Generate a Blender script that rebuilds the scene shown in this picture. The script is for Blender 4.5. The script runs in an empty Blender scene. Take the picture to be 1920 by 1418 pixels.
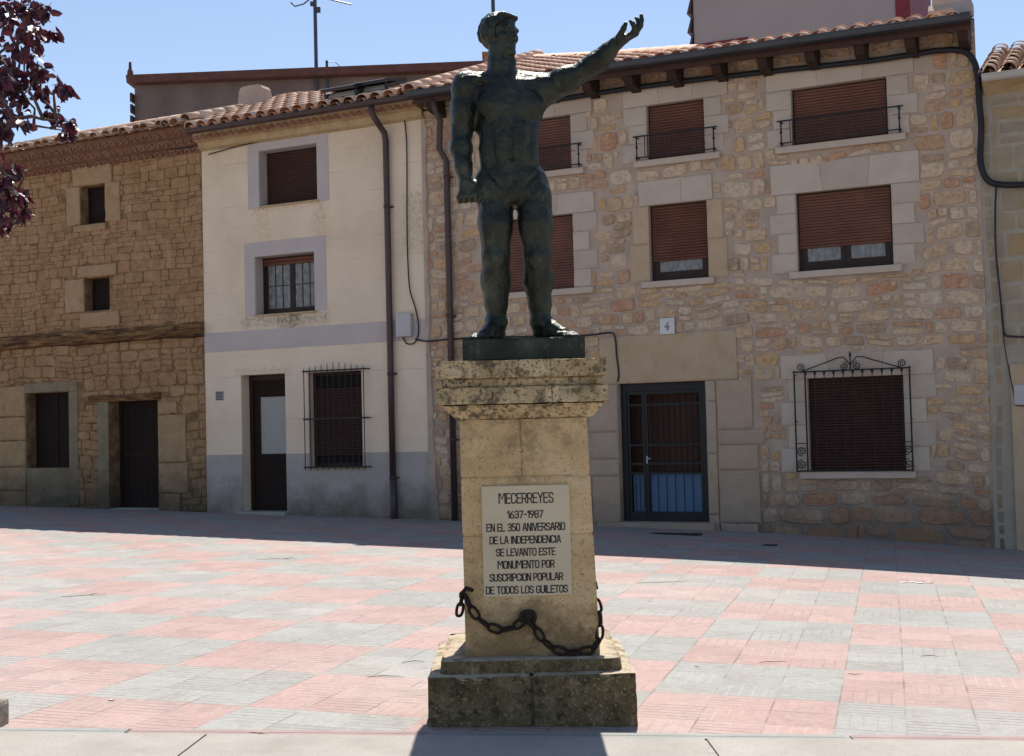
import bpy, bmesh, math, random
import numpy as np
from mathutils import Vector, Matrix, noise as mnoise

random.seed(7)
SC = bpy.context.scene
COL = SC.collection
R = math.radians

# ------------------------------------------------------------------ camera
F, CX, CY, EYE = 2400.0, 960.0, 709.0, 1.63
PITCH, ROLL = math.atan(91 / F), -0.025
fwd = Vector((0, math.cos(PITCH), math.sin(PITCH)))
_u0 = Vector((0, -math.sin(PITCH), math.cos(PITCH)))
_r0 = Vector((1, 0, 0))
rgt = math.cos(ROLL) * _r0 + math.sin(ROLL) * _u0
upv = -math.sin(ROLL) * _r0 + math.cos(ROLL) * _u0
CAM = Vector((0, 0, EYE))
cam = bpy.data.cameras.new('camera')
cam.sensor_width = 36.0
cam.lens = 36.0 * F / 1920.0
cam.clip_start, cam.clip_end = 0.1, 2000
camo = bpy.data.objects.new('camera', cam)
COL.objects.link(camo)
camo.matrix_world = Matrix((
    (rgt.x, upv.x, -fwd.x, CAM.x), (rgt.y, upv.y, -fwd.y, CAM.y),
    (rgt.z, upv.z, -fwd.z, CAM.z), (0, 0, 0, 1)))
SC.camera = camo

# ------------------------------------------------------------------ light
SUN_EL, SUN_AZ = R(60.6), R(6.5)          # azimuth from +Y towards +X
w = bpy.data.worlds.new('World')
SC.world = w
w.use_nodes = True
nt = w.node_tree
nt.nodes.clear()
sky = nt.nodes.new('ShaderNodeTexSky')
sky.sky_type = 'NISHITA'
sky.sun_disc = False
sky.sun_elevation = SUN_EL
sky.sun_rotation = SUN_AZ
sky.altitude = 900
sky.air_density, sky.dust_density, sky.ozone_density = 1.0, 0.6, 1.2
bg = nt.nodes.new('ShaderNodeBackground')
bg.inputs['Strength'].default_value = 0.095
out = nt.nodes.new('ShaderNodeOutputWorld')
hsv = nt.nodes.new('ShaderNodeHueSaturation')
hsv.inputs['Saturation'].default_value = 0.92
nt.links.new(sky.outputs[0], hsv.inputs['Color'])
nt.links.new(hsv.outputs[0], bg.inputs[0])
nt.links.new(bg.outputs[0], out.inputs[0])
sl = bpy.data.lights.new('sun', 'SUN')
sl.energy = 4.6
sl.angle = R(0.55)
sl.color = (1.0, 0.945, 0.865)
so = bpy.data.objects.new('sun', sl)
COL.objects.link(so)
sdir = Vector((math.sin(SUN_AZ) * math.cos(SUN_EL), math.cos(SUN_AZ) * math.cos(SUN_EL), math.sin(SUN_EL)))
so.rotation_euler = sdir.to_track_quat('Z', 'Y').to_euler()
so.location = (0, 10, 40)
SC.view_settings.view_transform = 'Standard'
SC.view_settings.look = 'None'
SC.view_settings.gamma = 1
SC.view_settings.exposure = 0.68
SC.cycles.max_bounces = 8
SC.cycles.diffuse_bounces = 4

# ------------------------------------------------------------------ geometry of the place
def ray(px, py):
    return fwd + rgt * ((px - CX) / F) + upv * ((CY - py) / F)

def at_depth(px, py, Y):
    d = ray(px, py)
    return CAM + d * (Y / d.y)

def GZ(x, y):
    t = min(1, max(0, (y - 6) / 12))
    return -0.021 * (x - 0.1) - 0.0046 * max(0, x - 1.2) ** 2 * t

def on_ground(px, py):
    d = ray(px, py)
    lo, hi = 1.0, 80.0
    for _ in range(60):
        m = (lo + hi) / 2
        p = CAM + d * m
        if p.z > GZ(p.x, p.y): lo = m
        else: hi = m
    return CAM + d * lo

TH = R(26.0)                                # the street front is turned 26 degrees
FU = Vector((math.cos(TH), -math.sin(TH), 0))
FB = Vector((math.sin(TH), math.cos(TH), 0))
F0 = Vector((1.7535, 21.0, 0))

def fac(px, py, y=0.0):
    """facade coordinates (u, z) on the plane y metres behind the street front"""
    d = ray(px, py)
    P = F0 + FB * y
    t = (P - CAM).dot(FB) / d.dot(FB)
    q = CAM + d * t - F0
    return q.dot(FU), q.z

def fworld(u, y, z):
    return F0 + FU * u + FB * y + Vector((0, 0, z))

def frect(lt, rt, lb, rb):
    a, b, c, d = fac(*lt), fac(*rt), fac(*lb), fac(*rb)
    return ((a[0] + c[0]) / 2, (b[0] + d[0]) / 2, (c[1] + d[1]) / 2, (a[1] + b[1]) / 2)

# ------------------------------------------------------------------ materials
def N(nt, t, **kw):
    n = nt.nodes.new(t)
    for k, v in kw.items():
        setattr(n, k, v)
    return n

def setin(nt, sock, v):
    if hasattr(v, 'is_output'):
        nt.links.new(v, sock)
    else:
        sock.default_value = v if not isinstance(v, tuple) or len(v) != 3 or sock.type != 'RGBA' else (*v, 1)

def MA(nt, op, a, b=0.0, c=0.0, clamp=False):
    n = N(nt, 'ShaderNodeMath', operation=op)
    n.use_clamp = clamp
    setin(nt, n.inputs[0], a); setin(nt, n.inputs[1], b); setin(nt, n.inputs[2], c)
    return n.outputs[0]

def MIX(nt, f, a, b, mode='MIX'):
    n = N(nt, 'ShaderNodeMix', data_type='RGBA', blend_type=mode)
    setin(nt, n.inputs[0], f); setin(nt, n.inputs[6], a); setin(nt, n.inputs[7], b)
    return n.outputs[2]

def NOI(nt, vec, scale, detail=4.0, rough=0.55, dist=0.0):
    n = N(nt, 'ShaderNodeTexNoise')
    nt.links.new(vec, n.inputs['Vector'])
    n.inputs['Scale'].default_value = scale
    n.inputs['Detail'].default_value = detail
    n.inputs['Roughness'].default_value = rough
    n.inputs['Distortion'].default_value = dist
    return n.outputs[0]

def RMP(nt, f, stops, interp='LINEAR'):
    n = N(nt, 'ShaderNodeValToRGB')
    cr = n.color_ramp
    cr.interpolation = interp
    while len(cr.elements) < len(stops): cr.elements.new(0.5)
    for e, (p, c) in zip(cr.elements, stops):
        e.position = p; e.color = (*c, 1)
    setin(nt, n.inputs[0], f)
    return n.outputs[0]

def MR(nt, v, a, b, c=0.0, d=1.0):
    n = N(nt, 'ShaderNodeMapRange')
    setin(nt, n.inputs[0], v)
    for i, x in enumerate((a, b, c, d)): n.inputs[i + 1].default_value = x
    return n.outputs[0]

EARTHY = {'mossy_limestone': (.78, .76, .74), 'grey_mortar': (1.08, .99, .905), 'rubble_stone': (1.0, .905, .815), 'grey_ashlar': (1.09, 1.01, .925), 'ochre_ashlar': (1.02, .92, .80), 'door_jamb_stone': (1.0, .93, .82),
          'earth_mortar': (.95, .85, .74), 'old_sandstone': (.98, .84, .735), 'pale_ribbon_joint': (.80, .78, .76), 'pale_concrete': (.90, .90, .90), 'old_lintel_stone': (.90, .79, .67), 'stained_cream_paint': (1.09, 1.06, 1.06), 'lilac_grey_paint': (1.0, .97, .95),
          'grey_plinth_paint': (.95, .91, .88), 'warm_limestone': (1.09, 1.07, 1.07), 'lichened_limestone': (1.04, 1.01, .99), 'grey_ochre_stone': (.92, .88, .82), 'pink_border_tile': (.85, .95, .97), 'plastered_cornice': (1.0, .94, .8),
          'grey_render_gable': (.9, .84, .84), 'cream_marble_plaque': (.93, .87, .78), 'blue_panel': (.65, .65, .62), 'inner_wooden_door': (.55, .5, .5), 'old_dark_wood': (.45, .38, .34), 'dark_brown_frame': (.5, .5, .5), 'dark_roller_shutter': (.75, .7, .68), 'dark_grey_door_metal': (.6, .6, .6), 'lace_curtain_behind_glass': (.75, .75, .75), 'brown_roller_shutter': (1.12, .98, .80)}
def mat(name, stops, scale=3.0, rough=0.85, metal=0.0, bump=0.3, bscale=40.0, island=None, imix=0.5,
        spots=(), ground_stain=None, stretch=None, spec=0.3, bdist=0.02, trans=0.0, courses=0.0, iint='LINEAR', stains=(), top=None, orand=0.0):
    """noise-coloured material; island = ramp over the pieces of a mesh; spots = (scale, lo, hi, colour, amount)"""
    if name in EARTHY:                        # the sandy tint of the local stone and lime
        k = EARTHY[name]
        tint = lambda c: tuple(min(.9, a * b_) for a, b_ in zip(c, k))
        stops = [(p, tint(c)) for p, c in stops]
        if island: island = [(p, tint(c)) for p, c in island]
        spots = [(a, b_, c_, tint(c), d) for a, b_, c_, c, d in spots]
    m = bpy.data.materials.new(name)
    m.use_nodes = True
    nt = m.node_tree
    b = nt.nodes['Principled BSDF']
    tc = N(nt, 'ShaderNodeTexCoord').outputs['Object']
    v = tc
    if stretch:
        mp = N(nt, 'ShaderNodeMapping')
        nt.links.new(tc, mp.inputs[0])
        mp.inputs['Scale'].default_value = stretch
        v = mp.outputs[0]
    n1 = NOI(nt, v, scale, 6.0, 0.6)
    col = RMP(nt, MR(nt, n1, 0.3, 0.7), stops)
    if island:
        g = N(nt, 'ShaderNodeNewGeometry').outputs['Random Per Island']
        col = MIX(nt, imix, col, RMP(nt, g, island, iint))
    for sc, lo, hi, c, am in spots:
        f = MA(nt, 'MULTIPLY', MR(nt, NOI(nt, v, sc, 5.0, 0.65), lo, hi), am, clamp=True)
        col = MIX(nt, f, col, c)
    if ground_stain:
        z0, z1, c, am = ground_stain          # damp rising from the pavement, ragged edge
        sx = N(nt, 'ShaderNodeSeparateXYZ'); nt.links.new(tc, sx.inputs[0])
        h = MA(nt, 'ADD', sx.outputs[2], MA(nt, 'MULTIPLY', MA(nt, 'SUBTRACT', NOI(nt, tc, 2.2, 6.0, 0.7), 0.5), 1.6))
        f = MA(nt, 'MULTIPLY', MR(nt, h, z1, z0), am, clamp=True)
        col = MIX(nt, f, col, c)
    if orand:
        oi = N(nt, 'ShaderNodeObjectInfo').outputs['Random']
        hs_n = N(nt, 'ShaderNodeHueSaturation')
        nt.links.new(MR(nt, oi, 0, 1, 1 - orand, 1 + orand), hs_n.inputs['Value']); nt.links.new(MR(nt, oi, 0, 1, 1.0, .82), hs_n.inputs['Saturation'])
        nt.links.new(col, hs_n.inputs['Color']); col = hs_n.outputs[0]
    if top:                                   # upward faces painted paler, as worn stone and as sunlit
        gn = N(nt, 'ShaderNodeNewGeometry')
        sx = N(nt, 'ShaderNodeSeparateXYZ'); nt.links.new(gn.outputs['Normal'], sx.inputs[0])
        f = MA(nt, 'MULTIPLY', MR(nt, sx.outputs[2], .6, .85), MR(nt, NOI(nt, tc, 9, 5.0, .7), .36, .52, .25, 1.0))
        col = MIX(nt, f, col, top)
    if stains:                                # marks with a place of their own: (x0, x1, z0, z1, soft, colour, amount)
        sx = N(nt, 'ShaderNodeSeparateXYZ'); nt.links.new(tc, sx.inputs[0])
        rag = MA(nt, 'MULTIPLY', MA(nt, 'SUBTRACT', NOI(nt, tc, 6.0, 6.0, .7), .5), .5)
        for (x0, x1, z0_, z1_, sf, c, am) in stains:
            xx, zq = MA(nt, 'ADD', sx.outputs[0], rag), MA(nt, 'ADD', sx.outputs[2], rag)
            fx = MA(nt, 'MULTIPLY', MR(nt, xx, x0 - sf, x0 + sf), MR(nt, xx, x1 + sf, x1 - sf))
            fz = MA(nt, 'MULTIPLY', MR(nt, zq, z0_ - sf, z0_ + sf), MR(nt, zq, z1_ + .02, z1_ - .02))
            f = MA(nt, 'MULTIPLY', MA(nt, 'MULTIPLY', fx, fz), MA(nt, 'MULTIPLY', MR(nt, NOI(nt, tc, 14, 5.0, .7), .38, .62), am), clamp=True)
            col = MIX(nt, f, col, c)
    if courses:                               # joints of the blockwork telling through the paint
        sx = N(nt, 'ShaderNodeSeparateXYZ'); nt.links.new(tc, sx.inputs[0])
        zz = MA(nt, 'ADD', sx.outputs[2], MA(nt, 'MULTIPLY', NOI(nt, tc, 3.0, 3.0), .03))
        fz = MA(nt, 'FRACT', MA(nt, 'DIVIDE', zz, courses))
        ln = MR(nt, MA(nt, 'ABSOLUTE', MA(nt, 'SUBTRACT', fz, .5)), .022, .006)
        ln = MA(nt, 'MULTIPLY', ln, MR(nt, NOI(nt, tc, 2.1, 4.0), .46, .62, 0, .55), clamp=True)
        col = MIX(nt, ln, col, (.40, .33, .26))
    nt.links.new(col, b.inputs['Base Color'])
    b.inputs['Roughness'].default_value = rough
    b.inputs['Metallic'].default_value = metal
    b.inputs['Specular IOR Level'].default_value = spec
    if trans:
        b.inputs['Transmission Weight'].default_value = trans
    if bump:
        bp = N(nt, 'ShaderNodeBump')
        bp.inputs['Strength'].default_value = bump
        bp.inputs['Distance'].default_value = bdist
        nt.links.new(NOI(nt, v, bscale, 6.0, 0.65), bp.inputs['Height'])
        nt.links.new(bp.outputs[0], b.inputs['Normal'])
    return m

MT = {}
# walls
MT['mortar'] = mat('grey_mortar', [(0, (.36, .295, .25)), (.5, (.425, .355, .305)), (1, (.50, .425, .37))], 2.5, .95, bump=.8, bscale=40, spots=[(13, .6, .74, (.56, .47, .39), .5), (9, .62, .74, (.27, .215, .18), .5)], ground_stain=(.0, 1.0, (.14, .115, .095), .8))
RUB = [(0, (.60, .46, .31)), (.1, (.66, .56, .44)), (.22, (.50, .30, .18)), (.32, (.70, .62, .51)), (.42, (.62, .42, .20)), (.52, (.68, .57, .45)),
       (.62, (.52, .24, .14)), (.70, (.66, .52, .36)), (.80, (.33, .24, .17)), (.88, (.70, .60, .46)), (.95, (.56, .36, .20)), (1, (.64, .58, .52))]
MT['rubble'] = mat('rubble_stone', [(0, (.36, .26, .17)), (.5, (.58, .46, .34)), (1, (.72, .62, .50))], 9, .9, bump=1.0, bscale=22, island=RUB, imix=.58, iint='CONSTANT', bdist=.035,
                   spots=[(17, .52, .68, (.30, .19, .12), .65), (6, .58, .72, (.55, .26, .12), .5), (11, .58, .70, (.78, .72, .62), .55), (8, .58, .70, (.45, .39, .35), .75), (1.1, .56, .70, (.46, .26, .14), .35)], ground_stain=(.0, 1.05, (.19, .105, .07), .75))
MT['ashlar'] = mat('grey_ashlar', [(0, (.40, .345, .30)), (.5, (.465, .405, .36)), (1, (.52, .46, .41))], 3, .9, bump=.4, bscale=60,
                   island=[(0, (.40, .34, .295)), (.5, (.50, .44, .39)), (1, (.56, .49, .43))], imix=.5, spots=[(45, .60, .70, (.24, .20, .17), .6), (3.5, .56, .72, (.40, .33, .27), .5)])
MT['sand_ashlar'] = mat('ochre_ashlar', [(0, (.46, .33, .21)), (.5, (.52, .40, .275)), (1, (.57, .47, .36))], 3, .9, bump=.4, bscale=60,
                        island=[(0, (.46, .33, .18)), (.4, (.42, .35, .28)), (1, (.50, .42, .34))], imix=.5, spots=[(40, .62, .74, (.22, .16, .11), .6), (4, .55, .75, (.30, .25, .22), .5)])
MT['pink_ashlar'] = mat('door_jamb_stone', [(0, (.40, .31, .25)), (.5, (.46, .37, .31)), (1, (.52, .43, .37))], 3, .9, bump=.35, bscale=60,
                        island=[(0, (.32, .25, .20)), (.5, (.42, .34, .30)), (1, (.42, .30, .19))], imix=.45, spots=[(30, .6, .74, (.20, .16, .14), .6)],
                        ground_stain=(-.2, .6, (.16, .13, .12), .5))
MT['old_back'] = mat('earth_mortar', [(0, (.12, .075, .04)), (.5, (.25, .165, .09)), (1, (.42, .30, .18))], 4, 1, bump=.6, bscale=40, ground_stain=(.1, 1.1, (.06, .045, .03), .8))
OLD = [(0, (.335, .215, .115)), (.25, (.42, .29, .165)), (.5, (.35, .225, .125)), (.75, (.47, .34, .21)), (.9, (.29, .185, .10)), (1, (.39, .28, .17))]
_OLD = [(0, (.40, .27, .15)), (.25, (.48, .345, .21)), (.5, (.42, .285, .165)), (.75, (.53, .40, .265)), (.9, (.36, .24, .14)), (1, (.46, .345, .225))]
MT['old_stone'] = mat('old_sandstone', [(0, (.24, .145, .07)), (.45, (.37, .25, .14)), (1, (.52, .38, .24))], 4, .95, bump=1.0, bscale=20, island=OLD, imix=.45, bdist=.035,
                      spots=[(14, .56, .72, (.15, .09, .05), .7), (1.3, .55, .75, (.26, .165, .085), .5), (9, .6, .72, (.56, .44, .31), .5), (.7, .54, .68, (.20, .135, .085), .45), (3.2, .60, .72, (.13, .085, .05), .55)], ground_stain=(.15, 1.15, (.085, .068, .045), .85))
MT['old_lintel'] = mat('old_lintel_stone', [(0, (.34, .235, .135)), (1, (.50, .375, .245))], 5, .95, bump=.9, bscale=40, island=[(0, (.43, .305, .185)), (1, (.54, .43, .31))], imix=.35, spots=[(26, .58, .72, (.18, .12, .07), .65), (4, .55, .7, (.30, .21, .12), .6)], ground_stain=(.15, 1.1, (.085, .068, .045), .85))
MT['old_render'] = mat('olive_render', [(0, (.20, .155, .095)), (1, (.28, .22, .14))], 4, .95, bump=.3, bscale=60, spots=[(3, .55, .72, (.34, .26, .165), .5)], ground_stain=(.15, 1.1, (.07, .055, .04), .85))
MT['cream'] = mat('cream_paint', [(0, (.62, .50, .365)), (.5, (.69, .565, .42)), (1, (.74, .615, .465))], .9, .85, bump=.35, bscale=26,
                  spots=[(2.4, .62, .8, (.56, .43, .26), .6), (70, .71, .75, (.2, .16, .12), .75), (.8, .58, .75, (.62, .53, .43), .6), (5, .66, .76, (.50, .44, .37), .5)], courses=.41)
MT['lilac'] = mat('lilac_grey_paint', [(0, (.47, .415, .40)), (1, (.54, .48, .46))], 1.5, .85, bump=.2, bscale=40, spots=[(3, .6, .78, (.42, .36, .30), .5)])
MT['plinth'] = mat('grey_plinth_paint', [(0, (.41, .36, .345)), (1, (.48, .425, .405))], 1.5, .9, bump=.3, bscale=35,
                   spots=[(4, .58, .75, (.25, .22, .19), .5)], ground_stain=(-.05, .75, (.13, .11, .075), .9))
MT['cementy'] = mat('grey_render_gable', [(0, (.17, .135, .125)), (.5, (.23, .185, .17)), (1, (.31, .255, .24))], .8, .95, bump=.3, bscale=20, stretch=(1, 1, .5),
                    spots=[(1.2, .58, .72, (.13, .105, .10), .6)])
MT['mauve'] = mat('mauve_render', [(0, (.33, .285, .285)), (1, (.37, .32, .32))], .6, .9, bump=.15, bscale=60)
MT['maroon'] = mat('maroon_paint', [(0, (.16, .025, .03)), (1, (.20, .035, .04))], 2, .7, bump=.1)
MT['redtrim'] = mat('rust_red_trim', [(0, (.10, .045, .04)), (1, (.16, .075, .065))], 4, .85, bump=.2)
MT['ribbon'] = mat('pale_ribbon_joint', [(0, (.40, .35, .28)), (1, (.50, .45, .37))], 5, .95, bump=.4, bscale=70)
MT['fr_stone'] = mat('grey_ochre_stone', [(0, (.27, .22, .165)), (.5, (.36, .30, .225)), (1, (.46, .38, .28))], 4, .95, bump=.6, bscale=35,
                     island=[(0, (.30, .26, .215)), (.5, (.35, .30, .24)), (.7, (.42, .27, .12)), (1, (.36, .31, .25))], imix=.5, spots=[(3, .55, .7, (.42, .26, .11), .6)],
                     ground_stain=(-.3, .8, (.07, .065, .05), .8))
# roofs
TIL = [(0, (.70, .42, .30)), (.2, (.78, .52, .39)), (.4, (.62, .34, .22)), (.6, (.80, .56, .43)), (.8, (.70, .45, .32)), (1, (.76, .58, .46))]
MT['tile'] = mat('clay_tile', [(0, (.58, .32, .20)), (.5, (.72, .44, .30)), (1, (.80, .54, .40))], 6, .85, bump=.3, bscale=50, island=TIL, imix=.6, spots=[(9, .62, .78, (.42, .30, .22), .45)])
TIO = [(0, (.56, .35, .24)), (.25, (.76, .54, .40)), (.5, (.44, .27, .18)), (.75, (.80, .62, .48)), (1, (.60, .43, .31))]
MT['old_tile'] = mat('weathered_clay_tile', [(0, (.42, .25, .16)), (.5, (.64, .42, .30)), (1, (.78, .58, .44))], 7, .9, bump=.5, bscale=40, island=TIO, imix=.55, spots=[(10, .56, .72, (.20, .16, .12), .6)])
MT['under'] = mat('clay_underlay', [(0, (.16, .08, .05)), (1, (.26, .14, .09))], 6, .95, bump=.3)
MT['corbel'] = mat('red_clay_corbel', [(0, (.20, .085, .055)), (.5, (.28, .125, .08)), (1, (.36, .19, .13))], 8, .9, bump=.4, island=[(0, (.20, .09, .06)), (.5, (.33, .15, .095)), (1, (.30, .20, .14))], imix=.5)
MT['creambel'] = mat('plastered_cornice', [(0, (.40, .30, .19)), (1, (.52, .42, .29))], 6, .9, bump=.4, spots=[(5, .55, .7, (.36, .20, .11), .6)])
# wood, metal
MT['rafter'] = mat('dark_rafter_wood', [(0, (.026, .014, .010)), (1, (.050, .026, .018))], 10, .7, bump=.4, bscale=30, stretch=(6, 1, 6))
MT['soffit'] = mat('brown_soffit_board', [(0, (.045, .020, .015)), (1, (.075, .034, .024))], 8, .7, bump=.3)
MT['beam'] = mat('weathered_beam', [(0, (.035, .016, .008)), (.45, (.15, .072, .028)), (1, (.36, .20, .075))], 4, .9, bump=1.0, bscale=14, stretch=(.6, 1, 4), spots=[(1.6, .54, .64, (.028, .016, .010), .9)])
MT['shutter'] = mat('brown_roller_shutter', [(0, (.105, .040, .027)), (1, (.16, .064, .043))], 1.5, .55, bump=.05, spec=.4, orand=.16, spots=[(3, .56, .75, (.19, .10, .075), .4)])
MT['shutter_dk'] = mat('dark_roller_shutter', [(0, (.060, .026, .019)), (1, (.080, .036, .026))], 3, .55, bump=.05)
MT['frame'] = mat('dark_brown_frame', [(0, (.040, .016, .010)), (1, (.065, .026, .016))], 6, .5, bump=.15, stretch=(1, 1, .3))
MT['void'] = mat('dark_interior', [(0, (.008, .007, .007)), (1, (.014, .012, .012))], 3, .9, bump=0)
MT['old_wood'] = mat('old_dark_wood', [(0, (.030, .017, .013)), (1, (.055, .030, .023))], 6, .8, bump=.5, bscale=20, stretch=(8, 8, .6))
MT['downpipe'] = mat('maroon_brown_pipe', [(0, (.042, .022, .022)), (1, (.062, .033, .031))], 4, .45, bump=.05, spec=.5)
MT['zinc'] = mat('dark_gutter_metal', [(0, (.050, .055, .065)), (1, (.075, .080, .095))], 4, .35, metal=.6, bump=.05)
MT['palegut'] = mat('pale_gutter_metal', [(0, (.42, .40, .37)), (1, (.50, .48, .45))], 3, .5, bump=.1)
MT['iron'] = mat('black_wrought_iron', [(0, (.018, .018, .020)), (1, (.032, .030, .032))], 9, .55, metal=.3, bump=.2)
MT['cable'] = mat('black_rubber_cable', [(0, (.014, .014, .017)), (1, (.022, .022, .026))], 6, .55, bump=.1)
MT['doormetal'] = mat('dark_grey_door_metal', [(0, (.020, .022, .024)), (1, (.030, .032, .034))], 4, .45, metal=.2, bump=.05)
MT['blue'] = mat('blue_panel', [(0, (.10, .20, .38)), (1, (.15, .27, .46))], 3, .5, bump=.05)
MT['inner_wood'] = mat('inner_wooden_door', [(0, (.085, .036, .022)), (1, (.12, .052, .032))], 4, .6, bump=.3, stretch=(5, 5, .5))
MT['plate'] = mat('white_plate', [(0, (.60, .58, .56)), (1, (.66, .64, .61))], 3, .4, bump=0)
MT['ink'] = mat('black_paint', [(0, (.012, .012, .014)), (1, (.02, .02, .022))], 5, .6, bump=0)
MT['vent'] = mat('grey_vent', [(0, (.28, .26, .25)), (1, (.34, .32, .31))], 5, .6, bump=.1)
MT['box'] = mat('lilac_plastic_box', [(0, (.44, .41, .42)), (1, (.50, .47, .47))], 4, .6, bump=.05)
MT['antenna'] = mat('grey_antenna_metal', [(0, (.06, .065, .075)), (1, (.10, .105, .115))], 6, .4, metal=.6, bump=.05)
MT['chimney'] = mat('pink_render_chimney', [(0, (.46, .34, .27)), (1, (.54, .41, .33))], 3, .9, bump=.3)
MT['brick'] = mat('orange_brick', [(0, (.36, .17, .09)), (1, (.46, .24, .13))], 8, .9, bump=.3)
MT['skyl'] = mat('dark_skylight_frame', [(0, (.022, .024, .028)), (1, (.034, .036, .042))], 5, .35, bump=.05)
MT['concrete'] = mat('pale_concrete', [(0, (.33, .305, .275)), (.5, (.385, .355, .32)), (1, (.43, .40, .365))], 2.2, .9, bump=.35, bscale=90, spots=[(70, .56, .68, (.24, .22, .20), .65), (14, .58, .74, (.30, .27, .24), .5), (3, .56, .74, (.28, .25, .215), .5), (1.1, .6, .75, (.40, .35, .26), .5)])
MT['kerb'] = mat('weathered_kerb_stone', [(0, (.15, .13, .105)), (.5, (.25, .22, .185)), (1, (.36, .32, .27))], 9, .95, bump=1.0, bscale=30, spots=[(24, .55, .68, (.09, .075, .055), .7)])
MT['grate'] = mat('drain_iron', [(0, (.03, .028, .03)), (1, (.05, .046, .045))], 8, .7, metal=.3, bump=.3)
MT['twig'] = mat('dry_twig', [(0, (.10, .065, .045)), (1, (.17, .115, .08))], 20, .9, bump=.2)
MT['chip'] = mat('white_chip', [(0, (.62, .58, .53)), (1, (.72, .68, .62))], 20, .8, bump=.2)
MT['bark'] = mat('plum_bark', [(0, (.055, .035, .035)), (1, (.11, .075, .07))], 14, .9, bump=.8, bscale=25)
# monument
MT['lime'] = mat('warm_limestone', [(0, (.42, .285, .14)), (.5, (.54, .385, .205)), (1, (.62, .465, .28))], 3.2, .9, bump=.7, bscale=55,
                 spots=[(60, .56, .66, (.20, .135, .075), .8), (28, .60, .72, (.26, .18, .10), .6), (6, .58, .76, (.38, .255, .12), .55), (2.4, .6, .75, (.52, .44, .33), .5), (3.5, .62, .75, (.28, .22, .15), .5)],
                 ground_stain=(.36, .60, (.17, .11, .055), .7),
                 stains=[(-.12, .08, 1.22, 1.68, .06, (.24, .18, .10), .7), (-.40, .40, 1.54, 1.68, .08, (.30, .22, .12), .65), (-.40, -.18, .55, .95, .10, (.30, .19, .09), .55), (-.10, .10, .38, .66, .07, (.20, .12, .06), .75), (.12, .42, .33, .52, .08, (.14, .09, .05), .8), (-.3, .3, .55, .62, .05, (.34, .24, .13), .7)])
MT['lime_lichen'] = mat('lichened_limestone', [(0, (.36, .265, .14)), (.5, (.50, .385, .22)), (1, (.66, .54, .35))], 5, .95, bump=1.0, bscale=45,
                        spots=[(14, .50, .62, (.075, .062, .042), .85), (48, .53, .62, (.055, .047, .036), .85), (7, .58, .72, (.24, .18, .065), .7), (3, .56, .70, (.20, .155, .085), .55)])
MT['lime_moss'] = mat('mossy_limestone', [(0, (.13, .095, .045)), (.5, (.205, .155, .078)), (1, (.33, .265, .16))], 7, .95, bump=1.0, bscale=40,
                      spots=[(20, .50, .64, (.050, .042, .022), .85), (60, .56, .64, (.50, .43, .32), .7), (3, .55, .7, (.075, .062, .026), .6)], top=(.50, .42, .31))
MT['plaque'] = mat('cream_marble_plaque', [(0, (.52, .455, .345)), (.5, (.57, .505, .395)), (1, (.60, .54, .43))], 3, .45, bump=.05, spots=[(5, .6, .78, (.50, .42, .28), .5)])
MT['chain'] = mat('rusty_black_iron', [(0, (.020, .014, .012)), (1, (.050, .032, .025))], 30, .6, metal=.5, bump=.5, bscale=90)
MT['bronze'] = mat('dark_green_bronze', [(0, (.010, .011, .008)), (.45, (.021, .024, .017)), (1, (.048, .054, .038))], 5, .34, metal=.6, bump=.75, bscale=24, bdist=.014, stretch=(1, 1, .62),
                   spots=[(9, .58, .76, (.115, .130, .090), .6), (3, .58, .72, (.050, .042, .026), .6), (28, .62, .74, (.15, .165, .12), .4)], spec=.5)
def leaf_mat():
    m = mat('plum_leaf', [(0, (.022, .007, .012)), (.6, (.045, .012, .022)), (1, (.11, .022, .034))], 6, .38, bump=.1, island=[(0, (.020, .008, .014)), (.65, (.042, .012, .022)), (1, (.15, .025, .038))], imix=.6, spec=.6)
    nt = m.node_tree
    b = nt.nodes['Principled BSDF']
    o = nt.nodes['Material Output']
    t = N(nt, 'ShaderNodeBsdfTranslucent'); t.inputs[0].default_value = (.10, .012, .024, 1)
    a = N(nt, 'ShaderNodeMixShader'); a.inputs[0].default_value = .22
    nt.links.new(b.outputs[0], a.inputs[1]); nt.links.new(t.outputs[0], a.inputs[2]); nt.links.new(a.outputs[0], o.inputs[0])
    return m
MT['leaf'] = leaf_mat()
def glass_mat(name, c):
    m = mat(name, [(0, c), (1, tuple(x * 1.25 for x in c))], 14, .12, bump=0, spec=.8, stretch=(1, 1, .15))
    return m
MT['glass'] = glass_mat('curtained_glass', (.10, .10, .095))
MT['curtain'] = mat('lace_curtain_behind_glass', [(0, (.13, .12, .115)), (.5, (.22, .21, .205)), (1, (.34, .325, .31))], 16, .25, bump=.1, stretch=(1, 1, .5), spec=.6)
MT['frosted'] = mat('frosted_door_glass', [(0, (.30, .29, .27)), (1, (.36, .35, .33))], 20, .35, bump=.3, bscale=60, spec=.5)

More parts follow.
